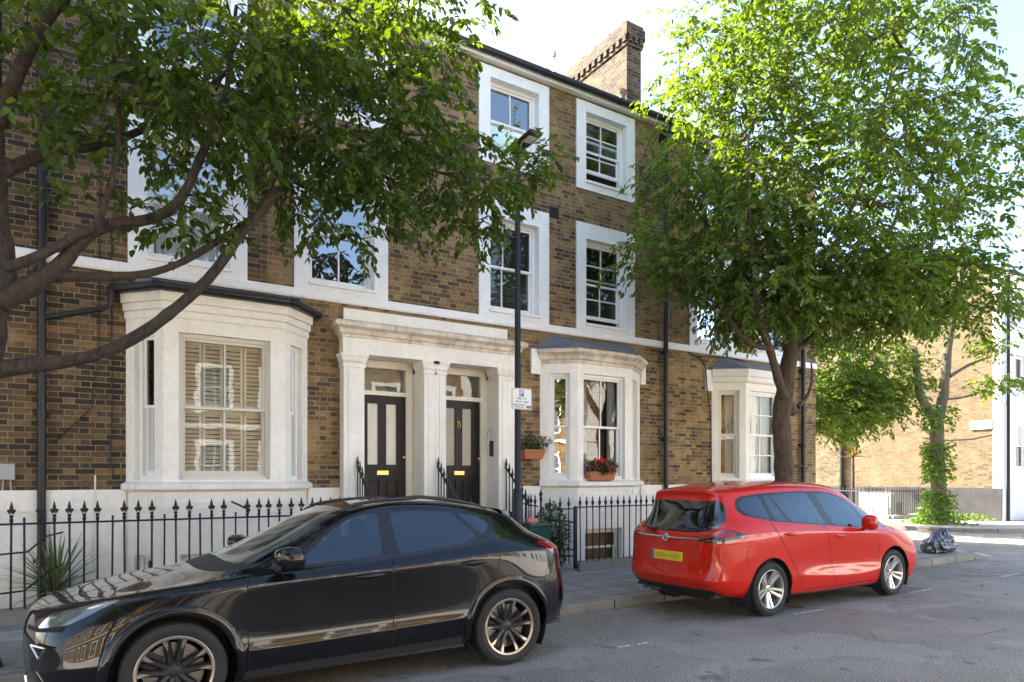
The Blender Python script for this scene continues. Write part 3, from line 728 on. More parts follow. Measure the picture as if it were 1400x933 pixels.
# ------------------------------------------------------------------ railings
def finial_fleur():
    m = MB(); m.lathe([(.011, 1.14), (.018, 1.205), (.024, 1.215), (.012, 1.225), (.022, 1.25), (.012, 1.27)], 10)
    m.blob((0, 0, 1.335), (.020, .014, .05), 1, 0, 2); m.lathe([(.014, 1.37), (.008, 1.40), (0, 1.425)], 8)
    for s in (-1, 1): m.blob((s*.027, 0, 1.312), (.017, .012, .022), 1, 0, 1); m.blob((s*.016, 0, 1.285), (.012, .010, .014), 1, 0, 1)
    return m
def finial_spear():
    return MB().lathe([(.010, 1.12), (.018, 1.165), (.011, 1.175), (.012, 1.19), (.028, 1.235), (.028, 1.255), (.012, 1.28), (.011, 1.30), (.015, 1.31), (.006, 1.345), (0, 1.375)], 10)
barP = {}
def bar_mesh(kind):
    if kind not in barP:
        m = {'fleur': finial_fleur, 'spear': finial_spear, 'plain': MB}[kind]()
        m.tube([(0, 0, .20), (0, 0, 1.215 if kind != 'plain' else 1.22)], .0115, 8)
        if kind == 'plain': m.blob((0, 0, 1.225), (.018, .018, .012), 1, 0, 1)
        o = m.build('bar', M['iron'], None, smooth=50); barP[kind] = o.data; bpy.data.objects.remove(o)
    return barP[kind]
def add_bar(parent, x, y, kind, dz=0, h=None, tilt=(0, 0)):
    o = bpy.data.objects.new('bar', bar_mesh(kind)); C.objects.link(o); o.parent = parent; o.matrix_parent_inverse = wmat(parent).inverted()
    o.location = (x, y, dz); o.rotation_euler = (tilt[0], tilt[1], RND.uniform(-.3, .3))
    if h: o.scale = (1, 1, h)
    return o
def railing(label, p, q, kinds, spacing, plinth=True, rail_z=(1.165,), group='iron railings of the terrace', dz=(0, 0), name='iron_railing', jit=.006, pl_h=.21, mat='plinth'):
    p = Vector(p); q = Vector(q); L = (q-p).length; d = (q-p)/L; n = max(1, int(L/spacing))
    r = empty(name, label, 'gate' if 'gate' in name else 'railing', (p.x, p.y, 0), group=group)
    for i in range(n):
        t = (i+.5)/n; s = p+d*L*t; kd = kinds(i) if callable(kinds) else kinds
        if kd: add_bar(r, s.x+RND.uniform(-jit, jit), s.y, kd, dz[0]+(dz[1]-dz[0])*t, tilt=(RND.uniform(-.006, .006), RND.uniform(-.008, .008)))
    m = MB()
    for rz in rail_z: m.tube([(p.x, p.y, rz+dz[0]), (q.x, q.y, rz+dz[1])], .013, 6)
    m.build('rail', M['iron'], r)
    if plinth:
        m = MB(); nn = Vector((-d.y, d.x))*.09; a = p-nn; b = q-nn; c = q+nn; e = p+nn
        m.add([(a.x, a.y, -.3), (b.x, b.y, -.3), (c.x, c.y, -.3), (e.x, e.y, -.3), (a.x, a.y, pl_h-.02), (b.x, b.y, pl_h-.02), (c.x, c.y, pl_h), (e.x, e.y, pl_h)],
              [(0, 3, 2, 1), (4, 5, 6, 7), (0, 1, 5, 4), (1, 2, 6, 5), (2, 3, 7, 6), (3, 0, 4, 7)])
        m.build('plinth', M[mat], r)
    return r
plain_at = {2, 5, 9, 14, 18, 21}
rl = railing('black railing with fleur finials before the shuttered bay and the spiky plant', (-1.55, 9.4), (3.22, 9.4), lambda i: 'plain' if (i-1) in {5, 11, 15, 18, 21} else 'fleur', .138)
m = MB()   # bent old stay bars
m.tube([(-1.0, 9.42, .82), (-.62, 9.46, .84), (-.45, 9.6, 1.0), (-.3, 9.9, 1.02)], .012, 6); m.tube([(-1.0, 9.42, .38), (-.65, 9.45, .40), (-.4, 9.7, .6), (-.3, 9.95, .62)], .012, 6)
m.tube([(1.75, 9.4, 1.21), (1.78, 9.42, 1.26), (1.62, 9.8, 1.36)], .014, 6); m.build('stay', M['iron'], rl)
railing('black spear railing before the geranium bay, from the gate to the red car', (7.22, 9.4), (15.4, 9.4), 'spear', .142)
gt = railing('narrow black gate with four spears before the dark shrub', (6.56, 9.4), (7.14, 9.4), 'spear', .145, plinth=True, name='iron_gate', group=None, rail_z=(1.15, .33), dz=(-.01, -.01), pl_h=.10)
m = MB(); m.box(7.155, 7.205, 9.375, 9.425, .1, 1.16); m.blob((7.18, 9.4, 1.17), (.03, .03, .02), 1, 0, 1); m.tube([(7.15, 9.4, .9), (6.98, 9.38, .93)], .014, 6); m.tube([(7.15, 9.4, .42), (7.0, 9.38, .44)], .014, 6); m.build('gate_post', M['iron'], gt)
m = MB(); m.tube([(6.45, 9.4, .05), (6.45, 9.4, 1.3)], .018, 8); m.lathe([(.02, 1.28), (.03, 1.33), (.015, 1.36), (.035, 1.40), (.015, 1.45), (0, 1.52)], 10, Matrix.Translation((6.45, 9.4, 0))); m.build('gate_post', M['iron'], gt, smooth=50)
railing('short black railing running back to the wall beside the dark shrub', (6.45, 9.5), (6.45, 10.2), 'spear', .125, plinth=False, dz=(.03, .08))
railing('short black railing between the two flights of front steps', (4.55, 9.36), (5.15, 9.36), 'spear', .10, plinth=False, dz=(.04, .04))
for X, lab in ((3.5, 'sloping stair railing in front of the first pier'), (4.88, 'sloping stair railing in front of the middle pier, between the doors'), (6.2, 'sloping stair railing just behind the lamp post')):
    r = empty('stair_railing', lab, 'railing', (X, 9.4, 0), group='stair railings at the front doors')
    for i in range(8):
        t = i/7; y = 10.11-.72*t; zt = 2.02-.62*t
        m = MB(); m.tube([(X, y, .1+.8*(1-t)), (X, y, zt-.16)], .012, 8)
        m.lathe([(.011, zt-.2), (.018, zt-.16), (.011, zt-.15), (.026, zt-.10), (.012, zt-.06), (.014, zt-.05), (0, zt+.02)], 10, Matrix.Translation((X, y, 0)))
        m.build('bar', M['iron'], r, smooth=50)
    m = MB(); m.tube([(X, 10.17, 1.88), (X, 10.12, 1.86), (X, 9.38, 1.22), (X, 9.34, 1.22)], .018, 8); m.build('handrail', M['iron'], r)

# ------------------------------------------------------------------ lettering
def text_mesh(body, size, M4, mat, parent, name='lettering', ext=.001, bold=0, align='CENTER', sx=1):
    cu = bpy.data.curves.new(name, 'FONT'); cu.body = body; cu.size = size; cu.align_x = align; cu.align_y = 'CENTER'; cu.extrude = ext; cu.offset = bold
    to = bpy.data.objects.new(name, cu); C.objects.link(to)
    me = bpy.data.meshes.new_from_object(to.evaluated_get(bpy.context.evaluated_depsgraph_get())); bpy.data.objects.remove(to)
    me.transform(M4 @ Matrix.Diagonal((sx, 1, 1, 1))); me.materials.append(M[mat]) if not me.materials else None
    o = bpy.data.objects.new(name, me); C.objects.link(o); o.parent = parent; o.matrix_parent_inverse = wmat(parent).inverted()
    return o
def face_T(x, y, z, nx, ny):
    """matrix for text standing upright at (x,y,z) facing (nx, ny)"""
    u = Vector((-ny, nx, 0)); return Matrix(((u.x, 0, nx, x), (u.y, 0, ny, y), (0, 1, 0, z), (0, 0, 0, 1)))

# ------------------------------------------------------------------ street lamp and parking sign
M['sign_white'] = m_plain('sign_face', (.70, .68, .62), .4, var=.05)
M['sign_blue'] = m_plain('sign_blue', (.02, .10, .45), .4, var=.05)
M['ink'] = m_plain('ink', (.02, .02, .02), .5, var=.05)
M['lens'] = m_plain('lamp_lens', (.55, .50, .40), .3, var=.1)
lx, ly = 5.73, 9.0
lp = empty('street_lamp', 'tall black lamp post carrying the parking sign, its head among the leaves', 'street lamp', (lx, ly, KZ))
m = MB(); m.tube([(lx, ly, KZ), (lx, ly, 1.5), (lx, ly, 1.52), (lx, ly, 6.98)], [.07, .07, .052, .044], 16); m.build('pole', M['pipe'], lp, smooth=50)
hd = MB(); Th = Matrix.Translation((lx, ly, 6.88)) @ Matrix.Rotation(math.radians(-3), 4, 'X')
hd.M = Th; hd.bbox(-.12, .12, -.54, -.10, .0, .06, .025); hd.bbox(-.07, .07, -.14, .07, -.06, .06, .02); hd.bbox(-.09, .09, -.46, -.2, .06, .08, .01)
ho = hd.build('lamp_head', M['pipe'], lp)
ln = MB(Th); ln.bbox(-.075, .075, -.44, -.26, -.012, .001, .004); ln.build('lens', M['lens'], ho)
sg = empty('parking_sign', 'white permit parking sign clamped to the lamp post', 'sign', (lx+.03, ly-.06, 2.93))
sp = MB(); sp.bbox(lx-.16, lx+.22, ly-.075, ly-.065, 2.76, 3.095, .004); sp.build('panel', M['sign_white'], sg)
bx_ = MB(); cx = lx+.03; yf = ly-.0765
for (a, b, c, d) in ((lx-.152, lx+.212, 3.082, 3.087), (lx-.152, lx+.212, 2.768, 2.773), (lx-.152, lx-.147, 2.773, 3.082), (lx+.207, lx+.212, 2.773, 3.082), (cx+.085, cx+.18, 2.785, 2.825)): bx_.box(a, b, yf-.001, yf, c, d)
bx_.build('border', M['ink'], sg)
pb = MB(); pb.bbox(cx-.045, cx+.035, yf-.002, yf, 2.965, 3.07, .001); pb.build('blue_square', M['sign_blue'], sg)
def ft(z, x=0): return face_T(cx+x, yf-.003, z, 0, -1)
text_mesh('P', .11, ft(3.018, -.005), 'sign_white', sg, bold=.002)
text_mesh('Mon - Fri', .045, ft(2.932), 'ink', sg); text_mesh('10 am - 7 pm', .045, ft(2.885), 'ink', sg)
text_mesh('Resident permit', .034, ft(2.835, -.055), 'ink', sg); text_mesh('holders only', .034, ft(2.800, -.055), 'ink', sg)
text_mesh('CA-N', .032, face_T(cx+.132, yf-.004, 2.805, 0, -1), 'sign_white', sg)
cl = MB(); 
for z in (2.82, 3.03): cl.tube([(lx+.056*math.cos(a), ly+.056*math.sin(a), z) for a in [i*.3 for i in range(22)]], .008, 6); cl.box(lx-.05, lx+.05, ly-.066, ly-.045, z-.012, z+.012)
cl.build('clamp', M['metal'], sg)

# ------------------------------------------------------------------ the corner across the side street
keepW = W; W = 11.55; FT2 = Matrix.Translation((0, W, 0))
FTk = FT; FT = FT2
eh = empty('corner_house', 'house with pale brick gable, grey painted base and white rendered front across the side street', 'house', (28.7, W, 0))
ww = [(29.45, 30.95, 1), (29.45, 30.95, 2), (31.7, 33.2, 1), (31.7, 33.2, 2), (34.5, 36, 1), (34.5, 36, 2)]
gw = (29.72, 30.9, 2.0, 3.75)
house_shell(eh, 28.7, 38.0, [op(*q) for q in ww]+[gw], 'stucco_w', mat2='brick_pale', depth=7.6, top=9.35)
for q in ww: upper(eh, *q, cols=2, blind='sides', glass='glass')
sash(eh, FT, *gw, d=.14, cols=1, blind='net', surround=(.2, .2, .25, .12))
m = MB(); m.box(28.7, 38, W-.03, W, -.1, 1.3); m.build('rendered_base', M['stucco_w'], eh)
m = MB(); m.box(28.672, 28.7, 11.55, 19.1, -.1, 1.27); m.build('painted_base', M['stucco_soot'], eh)
m = MB(); m.box(28.666, 28.672, 15.95, 16.75, .67, 1.22); m.build('dark_paint_patch', M['iron'], eh); m = MB(); m.box(28.666, 28.672, 15.2, 15.85, .08, .62); m.build('dark_paint_patch', M['iron'], eh)
m = MB(); m.box(28.675, 28.7, 11.56, 11.85, 1.27, 9.3); m.build('white_quoin', M['stucco_w'], eh)
m = MB(); X_ = 28.6
m.tube([(X_, 17.8, 0), (X_, 17.8, 9.2)], .08, 12); m.tube([(X_, 17.3, 4.6), (X_, 18.3, 4.6)], .03, 6); m.tube([(X_, 17.6, 3.7), (X_, 18.1, 3.7)], .03, 6); m.tube([(X_, 17.2, 6.8), (X_, 17.8, 6.3)], .04, 8)
for z in (1.2, 3.0, 4.8, 6.6): m.tube([(X_, 17.8, z), (X_, 17.8, z+.12)], .105, 12)
m.build('soil_pipe', M['pipe'], eh, smooth=50)
m = MB(); m.tube([(28.95, W-.1, 0), (28.95, W-.1, 9.2)], .055, 10); m.build('downpipe', M['pipe'], eh, smooth=50)
m = MB(); m.tube([(28.7, 15.2, 4.35), (28.2, 15.2, 4.45)], .03, 8); m.bbox(28.1, 28.3, 15.12, 15.28, 4.4, 4.5, .01); m.build('wall_bracket', M['metal'], eh)
m = MB(); m.tube([(28.68, 14.4, 3.3), (28.68, 13.4, 3.15), (28.68, 12.6, 3.17), (28.68, 11.9, 3.3)], .012, 5); m.tube([(28.9, 11.50, 7.4), (45, 10.8, 6.9)], .01, 4); m.build('wall_cable', M['black_plastic'], eh)
m = MB(); m.bbox(28.68, 28.7-.003, 0, 0, 0, 0, .001)
sn = empty('street_sign', 'white street name plate fixed high on the pale gable', 'sign', (28.66, 12.1, 3.7))
s_ = MB(); s_.bbox(28.64, 28.675, 11.86, 12.62, 3.50, 3.83, .006); s_.build('panel', M['sign_white'], sn)
M['ink_soft'] = m_plain('faded_ink', (.08, .08, .08), .5, var=.05)
text_mesh('STANLEY', .15, face_T(28.637, 12.24, 3.70, -1, 0), 'ink_soft', sn); text_mesh('ROAD', .09, face_T(28.637, 12.24, 3.57, -1, 0), 'ink_soft', sn)
# weeds and broken render at the foot of the gable
railing('black railing of the white house across the side street', (28.9, 10.35), (36, 10.35), 'spear', .17, group=None, mat='concrete', pl_h=.3)
railing('black railing round the small yard with the cordyline, against the pale gable', (26.3, 14.4), (26.3, 18.8), 'spear', .15, group=None, mat='concrete', dz=(-.05, -.05))
railing('short return of black railing beside the pale utility cabinet', (26.3, 14.35), (28.6, 14.35), 'spear', .16, group=None, mat='concrete', dz=(-.05, -.05))
uc = empty('utility_cabinet', 'pale metal cabinet behind the far railing by the gable', 'cabinet', (27.4, 14.7, 0))
m = MB(); m.bbox(26.75, 27.15, 14.6, 15.9, .04, 1.05, .02); m.build('body', M['grey_plastic'], uc); m = MB(); m.box(26.73, 26.75, 14.7, 15.2, .12, .98); m.box(26.73, 26.75, 15.25, 15.8, .12, .98); m.build('door', M['white_plastic'], uc)
W = keepW; FT = FTk
# small sign on a thin post beyond the corner of the terrace
ss = empty('signpost', 'small white sign on a thin grey post beyond the terrace corner', 'sign', (19.1, 13.2, 0))
m = MB(); m.tube([(19.1, 13.2, -.1), (19.1, 13.2, 2.25)], .03, 8); m.build('pole', M['metal'], ss); m = MB(); m.bbox(18.93, 19.27, 13.14, 13.16, 1.95, 2.25, .004); m.build('panel', M['sign_white'], ss)

# ------------------------------------------------------------------ houses across the road, behind the camera (seen in reflections)
oh = empty('opposite_house', 'sunlit yellow brick house on the opposite side of the road', 'house', (0, 0, 0), group='houses facing the terrace across the road')
m = MB(); hs = [(x, x+1.1, z, z+1.6) for x in (-2.1, .9) for z in (1.3, 4.4)]
P = lambda u, dd, z: (u, dd, z)
rect_wall(m, -2.7, 2.7, 0, 7.4, hs, P, .15)
for x in (-2.698, 2.698): m.add([(x, 0, 0), (x, 8, 0), (x, 8, 7.4), (x, 4, 8.6), (x, 0, 7.4)], [(0, 1, 2, 3, 4)])
m.quad((-2.7, 8, 0), (2.7, 8, 0), (2.7, 8, 7.4), (-2.7, 8, 7.4)); m.build('wall', M['brick_gold'], oh)
m = MB(); m.quad((-2.7, -.2, 7.4), (2.7, -.2, 7.4), (2.7, 4, 8.6), (-2.7, 4, 8.6)); m.quad((-2.7, 8, 7.4), (2.7, 8, 7.4), (2.7, 4, 8.6), (-2.7, 4, 8.6)); m.build('roof', M['slate'], oh)
m = MB(); m.box(-2.7, 2.7, -.06, 0, 3.6, 3.8); m.box(-2.7, 2.7, -.2, 0, 7.2, 7.4); m.box(-2.7, 2.7, -.03, 0, 0, 1.0); m.build('white_trim', M['stucco_w'], oh)
for (a, b, c, d) in hs:
    m = MB(); rect_wall(m, a-.18, b+.18, c-.12, d+.2, [(a, b, c, d)], lambda u, dd, z: (u, dd-.03, z), .1); o = m.build('window', M['stucco_w'], oh, fix=False)
    m = MB(); m.quad((a, .1, c), (b, .1, c), (b, .1, d), (a, .1, d)); m.build('pane', M['slate'], o)
    m = MB(); m.box(a, b, .06, .1, (c+d)/2-.03, (c+d)/2+.03); m.box((a+b)/2-.02, (a+b)/2+.02, .06, .1, c, d); m.build('glazing_bar', M['wood_white'], o)
oh.location = (-8.1-5.4*3, -9.5, .08); oh.rotation_euler = (0, 0, math.pi)
for k in range(1, 12):
    c = copy_tree(oh); c.location = (-8.1-5.4*3+5.4*k, -9.5, .08)
    if k >= 8:
        c['label'] = 'white rendered house on the far side of the road, past the brick ones'; c['group'] = 'white houses across the road'
        for ch in c.children:
            if ch.name.startswith('wall'):
                if 'wmesh' not in globals(): wmesh = ch.data.copy(); wmesh.materials[0] = M['stucco_w']
                ch.data = wmesh
# ------------------------------------------------------------------ trees
def m_bark(name, c0, c1, moss):
    t = NT(name); p = t.obj(); s = t.n('SeparateXYZ', None, Vector=p)
    v = t.n('CombineXYZ', None, X=t.math('MULTIPLY', s.outputs[0], 3.0), Y=t.math('MULTIPLY', s.outputs[1], 3.0), Z=t.math('MULTIPLY', s.outputs[2], 1.2)).outputs[0]
    a = t.noise(v, 7, 6, .7, .5)
    c = t.ramp(a, [(.35, c0), (.65, c1)])
    c = t.mix(t.ramp(t.noise(p, 2.4, 4), [(.5, 0.0), (.65, .7)]), c, moss)
    b = t.noise(v, 14, 6, .75, .6)
    return t.done(c, .9, t.bump(b, .9, .03))
M['bark'] = m_bark('bark', (.018, .012, .009), (.085, .055, .038), (.055, .05, .025))
M['bark_mid'] = m_bark('knotty_bark', (.035, .024, .016), (.15, .10, .062), (.075, .065, .035))
M['bark_pale'] = m_bark('pale_bark', (.06, .05, .035), (.19, .155, .11), (.11, .11, .055))
def m_leaf(name, cols, trans=.45, tcol=(.40, .42, .075)):
    t = NT(name); g = t.n('NewGeometry'); r = g.outputs['Random Per Island']
    c = t.ramp(r, [(i/(len(cols)-1), q) for i, q in enumerate(cols)])
    b = t.n('BsdfPrincipled'); t.put(b, 'Base Color', c); t.put(b, 'Roughness', .5); t.put(b, 'Specular IOR Level', .35)
    tl = t.n('BsdfTranslucent'); t.put(tl, 0, t.mix(1.0, t.mix(.5, c, (.09, .12, .02)), (tcol[0]*6, tcol[1]*6, tcol[2]*6), 'MULTIPLY'))
    mx = t.n('MixShader', None, _0=trans, _1=b.outputs[0], _2=tl.outputs[0]); t.t.links.new(mx.outputs[0], t.out.inputs[0])
    return t.m
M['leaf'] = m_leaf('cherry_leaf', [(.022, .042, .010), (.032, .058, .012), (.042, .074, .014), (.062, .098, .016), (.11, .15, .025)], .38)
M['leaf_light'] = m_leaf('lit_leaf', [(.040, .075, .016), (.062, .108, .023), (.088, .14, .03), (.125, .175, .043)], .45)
M['leaf_dark'] = m_leaf('shrub_leaf', [(.02, .045, .012), (.035, .065, .018), (.05, .085, .03)], .25)
M['ivy'] = m_leaf('ivy_leaf', [(.07, .14, .02), (.10, .19, .03), (.14, .24, .04)], .4)
M['spiky'] = m_leaf('yucca_leaf', [(.05, .09, .03), (.10, .14, .05), (.20, .22, .09), (.28, .24, .12)], .2)
M['cordyline'] = m_leaf('cordyline_leaf', [(.10, .03, .03), (.16, .05, .04), (.2, .09, .05)], .3)

class Leaves:
    """many separate folded leaves in one mesh"""
    def __init__(s): s.base = []; s.dir = []; s.nor = []; s.len = []; s.wid = []
    def add(s, b, d, n, L, w_): s.base.append(b); s.dir.append(d); s.nor.append(n); s.len.append(L); s.wid.append(w_)
    def build(s, name, mat, parent):
        B = np.array(s.base); D = np.array(s.dir); N = np.array(s.nor); L = np.array(s.len)[:, None]; Wd = np.array(s.wid)[:, None]
        D /= np.linalg.norm(D, axis=1)[:, None]; S = np.cross(D, N); S /= (np.linalg.norm(S, axis=1)[:, None]+1e-9); U = np.cross(S, D)
        n = len(B); V = np.zeros((n, 6, 3))
        V[:, 0] = B; V[:, 1] = B+D*L*.30+S*Wd*.5+U*Wd*.16; V[:, 2] = B+D*L*.68+S*Wd*.40+U*Wd*.10-U*L*.03
        V[:, 3] = B+D*L-U*L*.10; V[:, 4] = B+D*L*.68-S*Wd*.40+U*Wd*.10-U*L*.03; V[:, 5] = B+D*L*.30-S*Wd*.5+U*Wd*.16
        me = bpy.data.meshes.new(name); me.vertices.add(n*6); me.vertices.foreach_set('co', V.reshape(-1))
        idx = np.arange(n)[:, None]*6+np.array([0, 1, 2, 3, 0, 3, 4, 5])[None, :]
        me.loops.add(n*8); me.loops.foreach_set('vertex_index', idx.reshape(-1).astype(np.int32))
        me.polygons.add(n*2); me.polygons.foreach_set('loop_start', (np.arange(n*2)*4).astype(np.int32))
        me.update(calc_edges=True); me.materials.append(mat); me.polygons.foreach_set('use_smooth', [True]*(n*2))
        o = bpy.data.objects.new(name, me); C.objects.link(o); o.parent = parent; o.matrix_parent_inverse = wmat(parent).inverted()
        return o

def rough_tube(mb, pts, rad, n=14, amp=.12, seed=0, knots=()):
    """trunk: Catmull-Rom through the points, lumpy radius"""
    from mathutils import noise
    P = [Vector(p) for p in pts]; Q = []; R = []
    for i in range(len(P)-1):
        p0, p1, p2, p3 = P[max(i-1, 0)], P[i], P[i+1], P[min(i+2, len(P)-1)]
        m = max(2, int((p2-p1).length/.09))
        for k in range(m):
            t = k/m; q = .5*((2*p1)+(p2-p0)*t+(2*p0-5*p1+4*p2-p3)*t*t+(3*p1-p0-3*p2+p3)*t**3)
            r = rad[i]+(rad[i+1]-rad[i])*t
            for (kp, kr, ks) in knots: r *= 1+kr*math.exp(-((q-Vector(kp)).length/ks)**2)
            Q.append(q); R.append(r)
    Q.append(P[-1]); R.append(rad[-1])
    st = len(mb.v); mb.tube(Q, R, n)
    for i in range(st, st+len(Q)*n):
        ring = (i-st)//n; v = Vector(mb.v[i]); c = Q[ring]
        k = 1+amp*noise.noise(v*5+Vector((seed, 0, 0)))+amp*.6*noise.noise(v*16)
        mb.v[i] = tuple(c+(v-c)*k)
    return Q, R

def make_tree(name, label, limbs, blobs, ntips, leaf_mat, leaf=(.10, .045), seed=1, bark='bark', twigs=3, nleaf=11, step=.3, droop=.35, knots=(), group=None, gen_roots=None, hang=.5, spray=.5, cat='tree', base=None, flat=.55):
    rnd = random.Random(seed); nr = np.random.RandomState(seed)
    root = empty(name, label, cat, base or limbs[0][0][0], group=group)
    tr = MB(); nodes = []; nrad = []
    for li, (pts, rad) in enumerate(limbs):
        Q, R = rough_tube(tr, pts, rad, 16 if li == 0 else 12, .16 if li == 0 else .16, seed+li, knots)
        z0 = 0 if li else 1.2
        for q, r in zip(Q[::2], R[::2]):
            if li == 0 and r > .11: continue
            nodes.append(q[:]); nrad.append(r)
        nodes.append(Q[-1][:]); nrad.append(R[-1])
    tr.build('trunk', M[bark], root, smooth=True)
    tips = []
    tot = sum(b[2] for b in blobs)
    for (c, r, wt) in blobs:
        k = int(ntips*wt/tot)
        for _ in range(k):
            while True:
                q = nr.uniform(-1, 1, 3); d = np.linalg.norm(q)
                if d < 1 and (d > .45 or rnd.random() < .45): break
            tips.append([c[i]+q[i]*r[i] for i in range(3)])
    N = np.zeros((len(nodes)+len(tips)*14, 3)); n = len(nodes); N[:n] = nodes; par = [-1]*n; rad_ = list(nrad)
    T = np.array(tips); D0 = np.array([np.min(np.linalg.norm(N[:n]-t, axis=1)) for t in T]); order = np.argsort(D0)
    tipn = []; kids = {}
    for ti in order:
        t = T[ti]; d = np.linalg.norm(N[:n]-t, axis=1)
        # prefer attachment from below
        j = int(np.argmin(d+.25*np.maximum(0, N[:n, 2]-t[2]))); cur = N[j].copy(); dist = d[j]
        m = min(12, max(1, int(dist/step))); prev = j
        off = nr.normal(0, .06, 3)*min(1, dist)
        for k in range(1, m+1):
            f = k/m; q = cur+(t-cur)*f+off*math.sin(math.pi*f)+np.array([0, 0, -.10*dist*math.sin(math.pi*f)*(1 if t[2] > cur[2] else -1)])
            if n >= len(N): break
            N[n] = q; par.append(prev); rad_.append(0); prev = n; n += 1
        tipn.append(prev)
    # pipe model
    acc = [0.0]*n; tipset = set(tipn)
    for i in range(n-1, -1, -1):
        if par[i] >= 0:
            if i in tipset: acc[i] += .0035**2.3
            rad_[i] = max(.003, min(acc[i]**(1/2.3), .06)); acc[par[i]] += max(acc[i], .0025**2.3)
            kids.setdefault(par[i], []).append(i)
    br = MB()
    startn = [i for i in range(n) if par[i] >= 0 and (par[par[i]] == -1 or kids[par[i]][0] != i and max(kids[par[i]], key=lambda k: rad_[k]) != i)]
    seen = set()
    for i0 in sorted(startn, key=lambda k: -rad_[k]):
        if i0 in seen: continue
        ch = [par[i0], i0]; seen.add(i0); c = i0
        while c in kids:
            c = max(kids[c], key=lambda k: rad_[k])
            if c in seen: break
            ch.append(c); seen.add(c)
        r0 = rad_[i0]
        rr = [min(rad_[ch[0]] if rad_[ch[0]] else r0, r0*1.15)]+[rad_[k] for k in ch[1:]]
        br.tube([N[k] for k in ch], rr, 5 if r0 < .012 else 7, caps=False)
    LV = Leaves(); up = np.array([0, 0, 1.0])
    for tn in tipn:
        p = N[tn]; pd = p-N[par[tn]] if par[tn] >= 0 else up
        pd = pd/(np.linalg.norm(pd)+1e-9)
        for tw in range(twigs):
            d = pd*.8+nr.normal(0, .55, 3); d[2] *= flat; d /= np.linalg.norm(d)
            L = spray*nr.uniform(.6, 1.2); pts = [p]; cd = d.copy(); m = nleaf
            b = p-pd*nr.uniform(0, .25)*spray if tw else p
            q = b.copy(); pts = [q.copy()]
            for k in range(m):
                cd = cd+np.array([0, 0, -droop/m*1.6])+nr.normal(0, .05, 3); cd /= np.linalg.norm(cd); q = q+cd*L/m; pts.append(q.copy())
                side = np.cross(cd, up); side /= (np.linalg.norm(side)+1e-9)
                sgn = 1 if k % 2 else -1
                for _ in range(1 if k < m-1 else 2):
                    ld = cd*.75+side*sgn*.75+np.array([0, 0, -hang*nr.uniform(.3, 1.3)])+nr.normal(0, .22, 3)
                    ln = up+nr.normal(0, .42, 3); s_ = leaf[0]*nr.uniform(.45, 1.3)
                    LV.add(q+nr.normal(0, .006, 3), ld, ln, s_, leaf[1]*s_/leaf[0]*nr.uniform(.85, 1.15)); sgn = -sgn
            br.tube(pts[::3] if len(pts) > 6 else pts, .0025, 3, caps=False)
    br.build('branches', M[bark], root, smooth=True)
    LV.build('leaves', leaf_mat, root)
    return root

# the near tree
Y1 = 7.4
def L3(pts, y0, y1): n = len(pts)-1; return [(x, y0+(y1-y0)*i/max(n, 1), z) for i, (x, z) in enumerate(pts)]
limbs1 = [
 ([(-.92, 7.4, .0), (-.90, 7.4, .25), (-.87, 7.4, 1.0), (-.87, 7.4, 2.03), (-.79, 7.4, 2.95), (-.72, 7.4, 3.45), (-.74, 7.4, 4.1), (-.77, 7.45, 5.25), (-.71, 7.5, 6.4), (-.6, 7.6, 7.8)], [.33, .19, .155, .15, .15, .15, .12, .095, .075, .04]),
 (L3([(-.86, 2.60), (-.5, 2.68), (-.03, 2.80), (.39, 3.05), (.77, 3.42), (1.04, 3.75), (1.32, 4.22), (1.57, 4.57), (1.76, 5.24), (1.99, 5.94), (2.3, 6.7)], 7.35, 7.2), [.09, .072, .058, .056, .053, .050, .047, .042, .036, .026, .016]),
 (L3([(-.70, 3.20), (-.26, 3.58), (-.09, 3.85), (.15, 4.03), (.45, 4.12), (.70, 4.32), (.87, 4.72), (.97, 5.0), (1.11, 5.44), (1.2, 6.3)], 7.35, 7.0), [.09, .07, .062, .057, .052, .047, .042, .036, .027, .016]),
 (L3([(-.36, 3.50), (-.10, 3.54), (.33, 3.61), (.70, 3.77), (1.11, 4.10), (1.43, 4.39)], 7.35, 7.3), [.055, .046, .038, .036, .034, .03]),
 (L3([(-.66, 3.50), (-.37, 3.66), (-.09, 3.88), (.03, 3.94), (.15, 4.34), (.21, 4.84), (.15, 5.6)], 7.3, 6.9), [.045, .04, .036, .028, .024, .02, .012]),
 (L3([(-.70, 4.35), (-.31, 4.70), (.15, 4.96), (.84, 5.58), (1.6, 6.6)], 7.4, 7.9), [.06, .05, .04, .03, .02]),
 (L3([(1.76, 5.24), (2.3, 5.5), (2.9, 5.75), (3.6, 6.0), (4.3, 6.2)], 7.25, 7.9), [.035, .03, .025, .018, .01]),
 (L3([(-.7, 5.0), (-1.3, 5.6), (-2.2, 6.6)], 7.4, 6.8), [.07, .05, .02]),
 (L3([(-.68, 4.8), (-.4, 5.4), (.3, 6.5), (.8, 7.6)], 7.4, 6.0), [.07, .05, .03, .015]),
 (L3([(2.6, 5.6), (3.4, 5.55), (4.3, 5.65), (5.1, 5.95), (6.0, 6.45)], 7.5, 8.2), [.022, .018, .014, .010, .004]),
]
